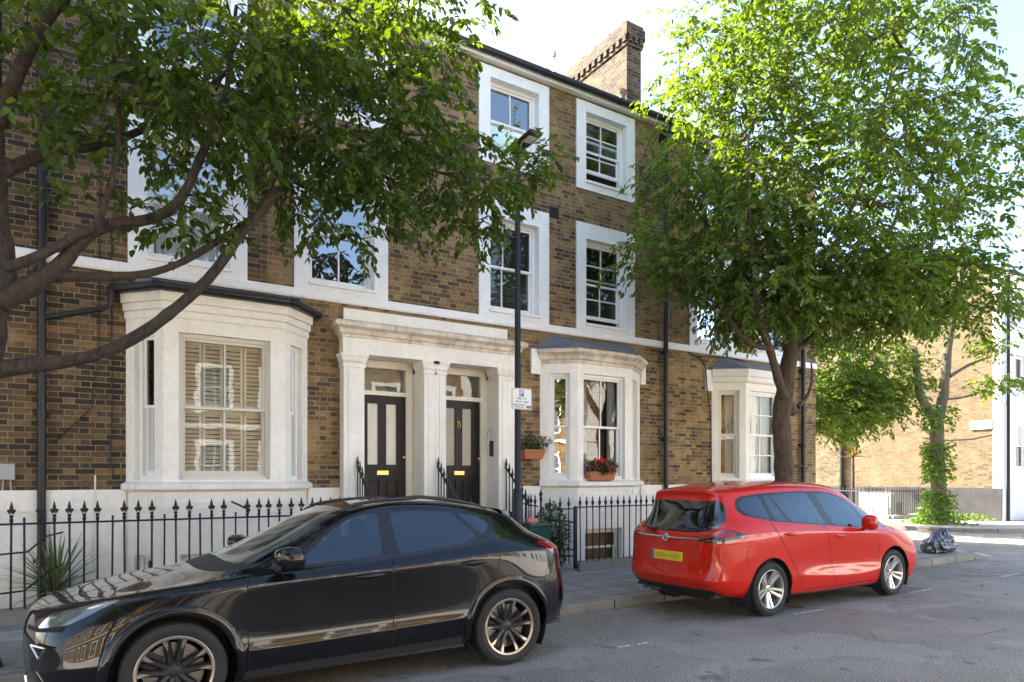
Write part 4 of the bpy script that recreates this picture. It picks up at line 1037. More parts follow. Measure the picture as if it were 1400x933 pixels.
blobs1 = [((-.2, 7.0, 5.3), (1.1, 1.3, .6), 8), ((1.05, 7.0, 5.6), (1.2, 1.5, .75), 12), ((2.2, 7.3, 5.9), (1.2, 1.4, .9), 13), ((3.2, 7.6, 5.85), (1.0, 1.1, .85), 9),
          ((2.45, 7.5, 4.75), (.9, .8, .45), 4.2), ((1.3, 7.3, 5.0), (1.0, 1.0, .45), 4.5), ((4.1, 7.8, 5.7), (.8, .6, .5), 4), ((5.0, 8.1, 6.0), (.6, .35, .25), 1.6), ((5.75, 8.2, 6.42), (.45, .2, .16), 1.1), ((4.2, 7.8, 5.1), (.6, .5, .28), 1.6),
          ((1.2, 7.0, 7.2), (2.6, 2.4, 1.0), 18), ((3.3, 7.4, 7.4), (1.0, 1.0, .8), 6), ((-1.3, 6.8, 6.6), (1.5, 1.8, 1.2), 12), ((.3, 4.8, 6.9), (1.6, 1.5, .9), 8), ((.2, 7.3, 4.2), (.35, .4, .25), .5), ((.9, 7.2, 4.25), (.5, .5, .25), 1.3)]
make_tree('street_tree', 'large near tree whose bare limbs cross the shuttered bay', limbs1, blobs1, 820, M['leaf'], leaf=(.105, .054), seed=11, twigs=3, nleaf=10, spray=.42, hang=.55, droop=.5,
          knots=[((-.60, 7.4, 3.45), .15, .3), ((1.0, 7.2, 3.7), .25, .06), ((-.09, 7.3, 3.85), .15, .08), ((.6, 7.25, 3.3), .25, .06)], base=(-.8, 7.4, KZ))

# the second tree, beyond the red car
limbs2 = [
 ([(10.5, 7.6, -.02), (10.49, 7.6, .3), (10.49, 7.6, .9), (10.46, 7.6, 1.86), (10.40, 7.6, 2.5), (10.42, 7.6, 2.95), (10.60, 7.6, 3.69), (10.68, 7.6, 4.36), (10.63, 7.6, 5.2), (10.5, 7.6, 6.6), (10.4, 7.6, 8.2)], [.30, .20, .17, .158, .165, .155, .13, .115, .08, .05, .025]),
 (L3([(10.62, 2.85), (10.24, 3.25), (9.85, 3.88), (9.5, 4.34), (9.28, 5.06), (9.1, 6.0), (9.0, 7.2)], 7.55, 7.2), [.10, .078, .066, .056, .045, .03, .02]),
 (L3([(10.65, 3.9), (11.5, 4.5), (12.4, 5.3), (13.2, 6.6), (13.7, 8.2)], 7.6, 7.0), [.065, .05, .04, .03, .015]),
 (L3([(10.72, 2.95), (10.92, 3.15), (10.98, 3.45), (10.88, 3.75)], 7.5, 7.35), [.04, .032, .022, .012]),
 (L3([(10.6, 4.3), (10.2, 5.2), (9.4, 6.4), (8.7, 7.4)], 7.6, 9.0), [.055, .04, .03, .015]),
 (L3([(10.65, 4.2), (11.0, 5.4), (11.4, 7.0), (11.5, 8.8)], 7.6, 6.2), [.06, .045, .03, .015]),
 (L3([(9.85, 3.88), (9.4, 4.0), (9.0, 4.5), (8.3, 5.0)], 7.4, 7.9), [.05, .04, .03, .015]),
 (L3([(12.0, 5.0), (13.0, 5.2), (14.0, 5.5)], 7.3, 6.6), [.05, .035, .015]),
]
blobs2 = [((11.0, 7.3, 6.2), (2.7, 2.6, 1.7), 21), ((11.2, 7.2, 8.3), (2.9, 2.6, 1.7), 26), ((9.3, 7.8, 5.6), (1.3, 1.2, 1.2), 8), ((8.9, 8.0, 7.2), (1.1, 1.2, 1.5), 8), ((13.2, 6.5, 7.0), (1.5, 1.6, 1.9), 12),
          ((13.0, 6.4, 5.1), (1.6, 1.3, .7), 7), ((8.1, 8.2, 5.4), (.8, .5, .45), 2.2), ((10.7, 7.1, 4.75), (2.3, 1.9, .6), 14), ((10.3, 6.9, 5.3), (1.5, 1.2, .9), 8), ((11.2, 7.2, 10.2), (2.2, 2.0, .9), 9), ((14.4, 6.2, 5.0), (.9, .8, .5), 2), ((9.3, 7.7, 4.35), (.5, .5, .25), .6), ((10.2, 7.4, 9.2), (2.4, 2.2, 1.3), 10)]
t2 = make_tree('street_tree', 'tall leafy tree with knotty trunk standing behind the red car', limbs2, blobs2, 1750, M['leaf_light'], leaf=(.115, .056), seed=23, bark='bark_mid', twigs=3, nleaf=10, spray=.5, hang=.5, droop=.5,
          knots=[((10.55, 7.45, 2.2), .22, .10), ((10.35, 7.45, 1.85), .25, .12), ((10.62, 7.45, 2.95), .3, .14), ((10.5, 7.5, 1.2), .12, .15)], base=(10.5, 7.6, KZ))
for (x, y, rz, lb) in ((-7.5, -5.2, 1.0, 'tree across the road, level with the near end of the terrace'), (10.0, -5.8, 2.4, 'tree across the road, opposite the golden brick wall'), (17.5, -5.4, 4.1, 'tree across the road, opposite the side street')):
    c = copy_tree(t2); c['label'] = 'leafy '+lb; c.rotation_euler = (0, 0, rz); c.location = (x, y, .08)

limbs3 = [([(21.4, 15.2, -.1), (21.4, 15.2, 1.2), (21.3, 15.2, 2.4), (21.3, 15.1, 3.6), (21.4, 15.1, 5.0), (21.5, 15, 6.5)], [.3, .22, .18, .15, .1, .05]),
          (L3([(21.3, 2.2), (21.9, 2.9), (22.5, 3.9), (23.1, 5.2)], 15.2, 14.4), [.11, .09, .06, .03]), (L3([(21.3, 3.6), (20.6, 4.6), (20.0, 6.2)], 15.1, 15.2), [.1, .06, .03])]
blobs3 = [((22.2, 14.8, 5.6), (2.0, 2.2, 1.5), 16), ((23.6, 14.0, 4.5), (1.6, 1.6, .9), 9), ((21.5, 15.0, 7.6), (2.0, 2.0, 1.3), 11), ((20.6, 15.0, 4.7), (1.3, 1.4, .8), 5), ((22.8, 14.4, 3.6), (1.3, 1.2, .5), 5)]
make_tree('background_tree', 'spreading tree behind the terrace corner, leaning over the side street', limbs3, blobs3+[((22.6, 14.2, 4.2), (2.3, 1.9, 1.1), 14), ((24.2, 13.5, 5.4), (1.9, 1.6, 1.3), 12)], 850, M['leaf_light'], leaf=(.15, .075), seed=31, twigs=3, nleaf=9, spray=.6, hang=.5)

# ivy-clad pollard
limbs4 = [([(25.4, 12.1, -.05), (25.35, 12.1, .3), (25.2, 12.1, 1.5), (25.1, 12.1, 2.6), (25.1, 12.1, 3.8)], [.42, .27, .24, .23, .2]),
          (L3([(25.1, 3.7), (25.35, 4.6), (25.5, 6.0), (25.8, 7.3)], 12.05, 11.9), [.19, .16, .14, .10]), (L3([(25.0, 3.8), (24.6, 4.6), (24.6, 6.2)], 12.2, 12.6), [.17, .14, .10]),
          (L3([(25.4, 5.2), (25.9, 5.6), (26.6, 5.9)], 11.8, 11.0), [.06, .05, .02]), (L3([(25.7, 7.0), (26.3, 7.9)], 11.8, 11.0), [.05, .02]), (L3([(25.2, 4.4), (25.9, 4.5), (26.8, 4.9)], 12.0, 11.0), [.045, .035, .02])]
blobs4 = [((26.6, 11.1, 6.2), (.8, .7, .3), 3), ((26.4, 10.9, 4.9), (1.0, .8, .25), 3.4), ((25.6, 11.8, 8.0), (1.5, 1.5, .8), 5), ((24.3, 12.6, 6.8), (.9, .9, .7), 2)]
t4 = make_tree('pollard_tree', 'pollarded ivy-wrapped tree in the sun before the pale gable', limbs4, blobs4, 95, M['leaf_light'], leaf=(.15, .08), seed=41, bark='bark_pale', twigs=3, nleaf=7, spray=.5, base=(25.35, 12.1, KZ))
rn = random.Random(5); LV = Leaves()
for i in range(2600):
    k = rn.random(); z = .1+4.2*k**1.5; a = rn.uniform(0, 2*math.pi)
    side = .55+.45*math.cos(a-2.5)
    if rn.random() > side+.25 or (math.sin(z*3.1+1)+math.sin(z*7.3)) < -.9: continue
    r = .27+(.95*math.exp(-z*2.6))*rn.random()+rn.uniform(0, .22)*(1 if z < 3.6 else 1.6)
    b = Vector((25.3-.1*min(z, 2.6)/2.6+r*math.cos(a), 12.1+r*math.sin(a), max(.08, z-rn.uniform(0, .2))))
    LV.add(b[:], (math.cos(a)*.6+rn.gauss(0, .3), math.sin(a)*.6+rn.gauss(0, .3), rn.gauss(-.3, .3)), (math.cos(a)+rn.gauss(0, .3), math.sin(a)+rn.gauss(0, .3), .5), rn.uniform(.09, .17), rn.uniform(.08, .14))
LV.build('ivy', M['ivy'], t4)
# weeds at the foot of gable, geraniums, hedge, spiky plants, hanging trough
def leaf_ball(name, label, cat, mat, c, r, n, ls, seed, stems=True, density=.5, group=None, parent=None):
    rn = random.Random(seed); LV = Leaves(); o = parent or empty(name, label, cat, (c[0], c[1], c[2]-r[2]), group=group)
    st = MB()
    for i in range(n):
        while True:
            q = Vector((rn.uniform(-1, 1), rn.uniform(-1, 1), rn.uniform(-1, 1)))
            if q.length < 1 and q.length > density*rn.random(): break
        p = Vector((c[0]+q.x*r[0], c[1]+q.y*r[1], c[2]+q.z*r[2])); d = Vector((q.x+rn.gauss(0, .4), q.y+rn.gauss(0, .4), q.z+rn.gauss(0, .5)))
        nn = Vector((q.x*.6+rn.gauss(0, .3), q.y*.6+rn.gauss(0, .3), .8)); s_ = ls*rn.uniform(.6, 1.2); LV.add(p[:], d[:], nn[:], s_, s_*.6)
        if stems and i % 12 == 0: st.tube([(c[0]+q.x*.2*r[0], c[1]+q.y*.2*r[1], c[2]-r[2]), ((c[0]+p.x)/2, (c[1]+p.y)/2, (p.z+c[2]-r[2])/2+.05*r[2]), p[:]], [.006, .004, .002], 4, caps=False)
    if stems: st.build('stems', M['bark'], o)
    LV.build('leaves', mat, o); return o
leaf_ball('shrub', 'dark evergreen shrub behind the narrow gate', 'shrub', M['leaf_dark'], (6.98, 9.82, .62), (.36, .28, .62), 1700, .06, 3)
leaf_ball('weeds', 'low weeds at the foot of the pale gable', 'weeds', M['ivy'], (27.9, 12.4, .12), (.5, .9, .14), 260, .12, 4)
def spiky(name, label, cat, c, n, L, wd, mat, seed, stem=None, up=1.0):
    rn = random.Random(seed); o = empty(name, label, cat, (c[0], c[1], stem[0] if stem else c[2])); V = []; m = MB()
    for i in range(n):
        a = rn.uniform(0, 6.283); e = rn.uniform(.15, 1.45)*up; l = L*rn.uniform(.7, 1.1); d = Vector((math.cos(a)*math.cos(e), math.sin(a)*math.cos(e), math.sin(e)))
        s = Vector((-math.sin(a), math.cos(a), 0)); p = Vector(c); seg = 5; pts = []
        for k in range(seg+1): pts.append((p.copy(), wd*(1-(k/seg)**2.2)*(.6+.8*min(1, k/1.5)))); d = (d+Vector((0, 0, -.10 if e < 1.1 else -.03))).normalized(); p = p+d*l/seg
        V = [];
        for q, w_ in pts: V += [(q-s*w_/2)[:], (q+Vector((0, 0, -.15*w_)))[:], (q+s*w_/2)[:]]
        F_ = []
        for k in range(seg): F_ += [(k*3, k*3+1, k*3+4, k*3+3), (k*3+1, k*3+2, k*3+5, k*3+4)]
        m.add(V, F_)
    m.build('leaves', M[mat], o, fix=False)
    if stem:
        s_ = MB(); s_.tube([(c[0]+.05, c[1], stem[0]), (c[0]+.03, c[1], (stem[0]+c[2])/2), c], [stem[1], stem[1]*.8, stem[1]*.8], 8); s_.build('stem', M['bark'], o, smooth=True)
    return o
spiky('yucca', 'spiky yucca-like plant behind the railing by the black downpipe', 'plant', (-.38, 9.95, .30), 90, .78, .028, 'spiky', 8, up=1.05)
spiky('cordyline', 'slim-stemmed dark red cordyline in the yard before the pale gable', 'plant', (27.3, 16.5, 2.55), 60, .75, .05, 'cordyline', 9, stem=(.05, .08))
rk = empty('rockery_stone', 'pale stones and soil heap round the spiky plant', 'stone', (-.45, 9.9, .08)); m = MB(); m.blob((-.35, 9.85, .12), (.32, .22, .14), 3, .4, 3, 2.5); m.blob((.0, 9.95, .12), (.2, .18, .12), 5, .4, 3, 2.5); m.build('stone', M['plinth'], rk)
# hanging trough by the bay
tg = empty('hanging_planter', 'small terracotta trough with a trailing plant hung on the brick beside the lamp post', 'planter', (6.8, 10.2, 2.0))
m = MB(); m.add([(6.62, 10.13, 2.02), (6.98, 10.13, 2.02), (6.98, 10.33, 2.02), (6.62, 10.33, 2.02), (6.58, 10.08, 2.16), (7.02, 10.08, 2.16), (7.02, 10.34, 2.16), (6.58, 10.34, 2.16)], [(0, 3, 2, 1), (0, 1, 5, 4), (1, 2, 6, 5), (2, 3, 7, 6), (3, 0, 4, 7)]); m.bbox(6.565, 7.035, 10.065, 10.345, 2.155, 2.19, .008); m.build('trough', M['terracotta'], tg)
leaf_ball('', '', '', M['leaf_dark'], (6.82, 10.18, 2.30), (.27, .15, .15), 260, .055, 14, parent=tg); leaf_ball('', '', '', M['leaf_dark'], (7.05, 10.10, 2.34), (.16, .09, .07), 60, .05, 15, parent=tg)
fb = MB(); 
for i in range(6): fb.blob((7.0+RND.uniform(-.1, .12), 10.08+RND.uniform(-.04, .04), 2.37+RND.uniform(-.04, .06)), (.012, .012, .012), i, .2, 1)
M['petal'] = m_plain('geranium_petal', (.55, .012, .02), .5, var=.25, scale=30)
fb.build('flower', M['petal'], tg)
gb = empty('geranium_box', 'terracotta window box of red geraniums on the bay sill', 'window box', (8.05, 9.86, 1.63))
m = MB(); m.add([(7.83, 9.79, 1.634), (8.40, 9.79, 1.634), (8.40, 9.93, 1.634), (7.83, 9.93, 1.634), (7.80, 9.77, 1.77), (8.43, 9.77, 1.77), (8.43, 9.94, 1.77), (7.80, 9.94, 1.77)], [(0, 3, 2, 1), (0, 1, 5, 4), (1, 2, 6, 5), (2, 3, 7, 6), (3, 0, 4, 7)]); m.bbox(7.79, 8.44, 9.76, 9.95, 1.765, 1.795, .008); m.build('trough', M['terracotta'], gb)
leaf_ball('', '', '', M['leaf_dark'], (8.15, 9.83, 1.88), (.36, .15, .13), 420, .06, 16, parent=gb)
rn = random.Random(3)
for i in range(11):
    m = MB(); cx, cy, cz = 8.15+rn.uniform(-.36, .36), 9.80+rn.uniform(-.1, .05), 1.92+rn.uniform(-.08, .13)
    for k in range(14): m.blob((cx+rn.gauss(0, .022), cy+rn.gauss(0, .02), cz+rn.gauss(0, .018)), (.016, .016, .012), k, .4, 1)
    m.build('flower_head', M['petal'], gb)
# ------------------------------------------------------------------ cars
def m_paint(name, col, rough=.18, dust=(.25, .23, .2), amt=.03):
    t = NT(name); p = t.obj()
    c = t.mix(t.math('MULTIPLY', t.ramp(t.noise(p, 2.5, 6, .65), [(.45, 0.0), (.7, 1.0)]), amt), col, dust)
    orr = t.math('MULTIPLY_ADD', t.noise(p, 3, 4), .03, .01)
    c = t.mix(t.n('NewGeometry').outputs['Backfacing'], c, (.02, .02, .02))
    return t.done(c, rough, None, 0, Coat_Weight=.85, Coat_Roughness=orr, Coat_IOR=1.5, Specular_IOR_Level=.08)
M['paint_black'] = m_paint('black_car_paint', (.004, .004, .006), .15, amt=.012)
M['paint_red'] = m_paint('red_car_paint', (.50, .014, .004), .4, amt=.0)
M['trim'] = m_plain('car_trim_black', (.012, .012, .013), .3, var=.1)
M['trim_matt'] = m_plain('car_plastic_matt', (.02, .02, .021), .6, var=.15, scale=12)
M['gap'] = m_plain('panel_gap', (.002, .002, .002), .9, var=.05)
M['chrome'] = m_plain('chrome', (.75, .75, .76), .12, metal=1, var=.05)
M['alloy'] = m_plain('silver_alloy', (.55, .54, .52), .3, metal=.85, var=.1)
M['alloy_dark'] = m_plain('dark_alloy', (.04, .04, .042), .35, metal=.6, var=.1)
M['alloy_cut'] = m_plain('machined_alloy', (.42, .36, .29), .32, metal=.85, var=.1)
M['tyre'] = m_plain('tyre_rubber', (.022, .021, .020), .8, var=.3, scale=6, bump=.2)
M['disc'] = m_plain('brake_disc', (.22, .20, .18), .35, metal=.9, var=.2)
def m_carglass(name, ior, col):
    t = NT(name); fr = t.n('Fresnel', None, IOR=1.5).outputs[0]; f = t.math('MULTIPLY_ADD', fr, 1.35, ior, clamp=True)
    g = t.n('BsdfGlossy', None, Roughness=.0); g.inputs[0].default_value = (.85, .95, 1, 1); tr = t.n('BsdfTransparent'); tr.inputs[0].default_value = (*col, 1)
    t.t.links.new(t.n('MixShader', None, _0=f, _1=tr, _2=g).outputs[0], t.out.inputs[0]); return t.m
M['car_glass'] = m_carglass('tinted_car_glass', .045, (.30, .34, .34))
M['car_glass2'] = m_carglass('clear_car_glass', .03, (.62, .68, .64))
M['lamp_red'] = m_plain('red_lamp_lens', (.30, .003, .006), .08, var=.3, scale=9, Coat_Weight=1.0)
M['lamp_dark'] = m_plain('smoked_lamp_lens', (.03, .012, .012), .06, var=.2, Coat_Weight=1.0)
M['lamp_clear'] = m_plain('headlamp_lens', (.12, .125, .13), .06, metal=.35, var=.6, scale=9, Coat_Weight=1.0)
M['plate_yellow'] = m_plain('number_plate', (.75, .52, .02), .4, var=.05)
M['plate_smudge'] = m_plain('plate_smudge', (.50, .35, .03), .5, var=.4, scale=22)

class Surf:
    def vm(s, v): return v+sum(1 for c in s.cr if v > c)
    def __init__(s, rings, cr=(2, 5), f=.13):
        s.cr = cr; s.N0 = len(rings); R = [np.array(r, float) for r in rings]; out = []
        for i, r in enumerate(R):
            out.append(r)
            if i in cr: out.append(r+f*(R[i+1]-r))
        P = np.array(out, float); Nr, Ns = P.shape[:2]; mir = np.array([1, -1, 1.])
        P = np.concatenate([P[:, 1:2]*mir, P, P[:, Ns-2:Ns-1]*mir], 1)
        P = np.concatenate([2*P[0:1]-P[1:2], P, P[Nr-2:Nr-1]*mir], 0); s.P = P; s.Nr = Nr; s.Ns = Ns
    @staticmethod
    def B(t): return np.stack([(1-t)**3/6, (3*t**3-6*t**2+4)/6, (-3*t**3+3*t**2+3*t+1)/6, t**3/6], -1)
    @staticmethod
    def dB(t): return np.stack([-(1-t)**2/2, (9*t**2-12*t)/6, (-9*t**2+6*t+3)/6, t**2/2], -1)
    def ev(s, u, v, d=False):
        u = np.clip(np.asarray(u, float), 0, s.Ns-1); v = np.clip(np.asarray(v, float), 0, s.Nr-1)
        iu = np.minimum(np.floor(u).astype(int), s.Ns-2); iv = np.minimum(np.floor(v).astype(int), s.Nr-2); tu, tv = u-iu, v-iv
        idx = s.P[(iv[..., None, None]+np.arange(4)[:, None]), (iu[..., None, None]+np.arange(4)[None, :])]
        bu, bv = s.B(tu), s.B(tv)
        p = np.einsum('...i,...j,...ijk->...k', bv, bu, idx)
        if not d: return p
        pu = np.einsum('...i,...j,...ijk->...k', bv, s.dB(tu), idx); pv = np.einsum('...i,...j,...ijk->...k', s.dB(tv), bu, idx)
        return p, pu, pv
    def inv(s, tgt, axes, ur, vr):
        """nearest (u, v) to target coordinates on the given axes"""
        vr = (s.vm(vr[0]), s.vm(vr[1]))
        U, V = np.meshgrid(np.arange(ur[0], ur[1]+.01, .06), np.arange(vr[0], vr[1]+.01, .06)); P = s.ev(U, V)[..., axes]
        out = []
        for t in tgt:
            t = np.array(t, float); k = np.argmin(((P-t)**2).sum(-1)); u, v = U.flat[k], V.flat[k]
            for _ in range(12):
                p, pu, pv = s.ev(u, v, True); J = np.stack([pu[axes], pv[axes]], 1); r = t-p[axes]
                try: du, dv = np.linalg.lstsq(J, r, rcond=None)[0]
                except Exception: break
                u = min(ur[1], max(ur[0], u+np.clip(du, -.3, .3))); v = min(vr[1], max(vr[0], v+np.clip(dv, -.3, .3)))
            out.append((u, v))
        return out

def densify(pts, step, closed=True):
    out = []; n = len(pts)
    for i in range(n if closed else n-1):
        a, b = np.array(pts[i], float), np.array(pts[(i+1) % n], float); m = max(1, int(np.linalg.norm(b-a)/step))
        for k in range(m): out.append(tuple(a+(b-a)*k/m))
    if not closed: out.append(tuple(pts[-1]))
    return out
def roundc(pts, d=.035):
    out = []; n = len(pts); P = [np.array(p, float) for p in pts]
    for i in range(n):
        a, b, c = P[i-1], P[i], P[(i+1) % n]; la, lc = np.linalg.norm(a-b), np.linalg.norm(c-b)
        p = b+(a-b)/la*min(d, la*.4); q = b+(c-b)/lc*min(d, lc*.4)
        out += [tuple(p), tuple(p*.25+b*.5+q*.25), tuple(q)]
    return out
def chaikin(pts, it=2, closed=True):
    pts = [np.array(p, float) for p in pts]
    for _ in range(it):
        q = []; n = len(pts)
        if not closed: q.append(pts[0])
        for i in range(n if closed else n-1):
            a, b = pts[i], pts[(i+1) % n]; q += [a*.75+b*.25, a*.25+b*.75]
        if not closed: q.append(pts[-1])
        pts = q
    return [tuple(p) for p in pts]
def inpoly(px_, py, poly):
    c = np.zeros(px_.shape, bool); n = len(poly)
    for i in range(n):
        x0, y0 = poly[i]; x1, y1 = poly[(i+1) % n]
        if y0 == y1: continue
        m = ((y0 > py) != (y1 > py)) & (px_ < (x1-x0)*(py-y0)/(y1-y0)+x0); c ^= m
    return c
def strip(pts, w):
    P = [np.array(p, float) for p in pts]; L = []; R = []
    for i, p in enumerate(P):
        d = P[min(i+1, len(P)-1)]-P[max(i-1, 0)]; d /= (np.linalg.norm(d)+1e-9); n = np.array([-d[1], d[0]])*w/2; L.append(tuple(p+n)); R.append(tuple(p-n))
    return L+R[::-1]

def car_body(root, S, cuts, arches, paint):
    """cuts: (group, material, kind, pts, opts). Later cuts win. Returns dict group -> objects"""
    polys = []
    for c in cuts:
        g, mat, kind, pts = c[:4]; o = c[4] if len(c) > 4 else {}
        ur = o.get('u', (3.0, 12.6)); vr = o.get('v', (0, 8.4))
        if kind == 'side': q = densify(roundc(pts) if o.get('r', 1) else pts, .04); uv = S.inv(q, [0, 2], ur, vr)
        elif kind == 'line': q = densify(chaikin(pts, 2, False), .04, False); uv = S.inv(strip(q, o.get('w', .007)), [0, 2], ur, vr)
        elif kind == '3d': q = densify(chaikin(pts, o.get('r', 1)) if o.get('r', 1) else pts, .04); uv = S.inv(q, [0, 1, 2], o.get('u', (0, S.Ns-1)), o.get('v', (0, S.N0-1)))
        elif kind == '3dline': uv = S.inv(densify(chaikin(pts, 1, False), .05, False), [0, 1, 2], o.get('u', (0, S.Ns-1)), o.get('v', (0, S.N0-1))); uv = strip(uv, o.get('w', .03))
        elif kind == 'uv': uv = [(a, S.vm(b)) for a, b in densify(pts, .1)]
        elif kind == 'uvline': uv = [(a, S.vm(b)) for a, b in strip(densify(pts, .1, False), o.get('w', .03))]
        polys.append((g, mat, uv))
    lips = []
    for (cx, cz, r, rt, tmat) in arches:
        for rad, g, mat in ((rt, 'body', tmat), (r, None, None)):
            A = np.linspace(-.9, math.pi+.9, 60); pts = [(cx+rad*math.cos(a), cz+rad*math.sin(a)) for a in A]
            uv = S.inv(pts, [0, 2], (3.0, 13.0), (0, 6.5)); P3 = S.ev(np.array([a for a, b in uv]), np.array([b for a, b in uv]))
            keep = [i for i in range(60) if abs(P3[i, 0]-pts[i][0])+abs(P3[i, 2]-pts[i][1]) < .01]
            uvk = [uv[i] for i in keep]; uvk = [(uvk[0][0], 0.0)]+uvk+[(uvk[-1][0], 0.0)]
            polys.append((g, mat, uvk))
            if g is None: lips.append(([S.ev(a, b) for a, b in uvk], tmat))
    gu, gv = np.meshgrid(np.linspace(0, S.Ns-1, (S.Ns-1)*8+1), np.linspace(0, S.Nr-1, (S.Nr-1)*7+1))
    V = [Vector((a, b)) for a, b in zip(gu.ravel(), gv.ravel())]; E = []
    nx = gu.shape[1]; ny = gu.shape[0]
    for g, mat, uv in polys:
        b0 = len(V); uv = [(min(S.Ns-1, max(0, a)), min(S.Nr-1, max(0, b))) for a, b in uv]
        V += [Vector(p) for p in uv]; n = len(uv); E += [(b0+i, b0+(i+1) % n) for i in range(n)]
    res = mgeo.delaunay_2d_cdt(V, E, [], 0, 1e-5)
    uvs = np.array([(v.x, v.y) for v in res[0]]); tris = np.array([f for f in res[2] if len(f) == 3])
    cen = uvs[tris].mean(1); grp = np.zeros(len(tris), int); keys = [('body', paint)]
    for g, mat, uv in polys:
        m = inpoly(cen[:, 0], cen[:, 1], uv)
        if g == 'keepgroup': continue
        if g == '+':        # change the material only, keep the group
            for k in set(grp[m]):
                if k < 0: continue
                kk = (keys[k][0], mat)
                if kk not in keys: keys.append(kk)
                grp[m & (grp == k)] = keys.index(kk)
            continue
        if g is None: grp[m] = -1; continue
        if (g, mat) not in keys: keys.append((g, mat))
        grp[m] = keys.index((g, mat))
    p, pu, pv = S.ev(uvs[:, 0], uvs[:, 1], True); nrm = np.cross(pu, pv); ln = np.linalg.norm(nrm, axis=1); bad = ln < 1e-7; nrm[bad] = (0, 0, 1); nrm /= np.maximum(ln, 1e-7)[:, None]
    mid = S.ev(7.0, 3.0, True); sg = 1 if np.cross(mid[1], mid[2])[1] > 0 else -1; nrm *= sg
    nrm[bad] = (0, 0, 1)
    groups = {}
    for i, (g, mat) in enumerate(keys): groups.setdefault(g, []).append((i, mat))
    out = {}
    def emit(name, sides, items, parent):
        VV = []; NN = []; FF = []; MI = []; mats = []
        for sd in sides:
            for (i, mat) in items:
                t = tris[grp == i]
                if not len(t): continue
                if mat not in mats: mats.append(mat)
                used, invx = np.unique(t, return_inverse=True); invx = invx.reshape(t.shape); b = sum(len(x) for x in VV)
                q = p[used]*np.array([1, sd, 1]); nn = nrm[used]*np.array([1, sd, 1]); VV.append(q); NN.append(nn); f = invx+b
                # orientation
                if sg*sd < 0: f = f[:, ::-1]
                FF.append(f); MI += [mats.index(mat)]*len(f)
        if not VV: return None
        VV = np.concatenate(VV); NN = np.concatenate(NN); FF = np.concatenate(FF)
        me = bpy.data.meshes.new(name); me.from_pydata(VV.tolist(), [], FF.tolist())
        for m_ in mats: me.materials.append(M[m_])
        me.polygons.foreach_set('material_index', MI); me.polygons.foreach_set('use_smooth', [True]*len(FF)); me.update()
        me.normals_split_custom_set_from_vertices(NN.tolist())
        o = bpy.data.objects.new(name, me); C.objects.link(o); o.parent = parent; o.matrix_parent_inverse = wmat(parent).inverted(); return o
    body = emit('body', (1, -1), groups.pop('body'), root); out['body'] = [body]
    subs = [g for g in groups if '>' in g]
    for g in [g for g in groups if '>' not in g]:
        nm = g.split('#')[0]
        if nm in ('bonnet', 'windscreen', 'rear_window', 'tailgate', 'grille', 'roof_panel'): out[g] = [emit(nm, (1, -1), groups[g], root)]
        else: out[g] = [emit(nm, (s_,), groups[g], root) for s_ in (1, -1)]
    for g in subs:
        pn, nm = g.split('>'); nm = nm.split('#')[0]
        out[g] = [emit(nm, (s_,), groups[g], out[pn][k if len(out[pn]) > 1 else 0]) for k, s_ in enumerate((1, -1))]
    for k_, (cx, cz, r, rt, tmat) in enumerate(arches):
        if rt-r < .03: continue
        A = np.linspace(-.75, math.pi+.75, 48); rows = []
        for rad, off in ((rt, -.004), (rt-.004, .014), ((rt+r)/2, .022), (r+.006, .016), (r-.002, -.01), (r-.002, -.06)):
            rr_ = max(rad, r+.0)
            uv = S.inv([(cx+rr_*math.cos(t), cz+rr_*math.sin(t)) for t in A], [0, 2], (3.0, 13.0), (0, 6.5)); P3 = S.ev(np.array([a for a, b in uv]), np.array([b for a, b in uv]))
            rows.append([(cx+rad*math.cos(t), p_[1]+off, cz+rad*math.sin(t)) for t, p_ in zip(A, P3)])
        keep = [i for i in range(48) if rows[0][i][2] > .25 and rows[3][i][2] > .25]
        for s_ in (1, -1):
            tmb = MB(); nk = len(keep); tmb.add([(q[0], q[1]*s_, q[2]) for row in rows for q in (row[i] for i in keep)], [(j*nk+i, j*nk+i+1, (j+1)*nk+i+1, (j+1)*nk+i) for j in range(len(rows)-1) for i in range(nk-1)])
            tmb.build('wheel_arch_trim', M[tmat], root, smooth=60)
    lp = MB()
    for pts, tm in lips:
        for s_ in (1, -1):
            for a, b in zip(pts[:-1], pts[1:]):
                lp.quad((a[0], a[1]*s_, a[2]), (b[0], b[1]*s_, b[2]), (b[0], (b[1]-.07)*s_, b[2]), (a[0], (a[1]-.07)*s_, a[2]))
    lp.build('wheel_arch_lip', M[arches[0][4]], body, fix=False)
    return out

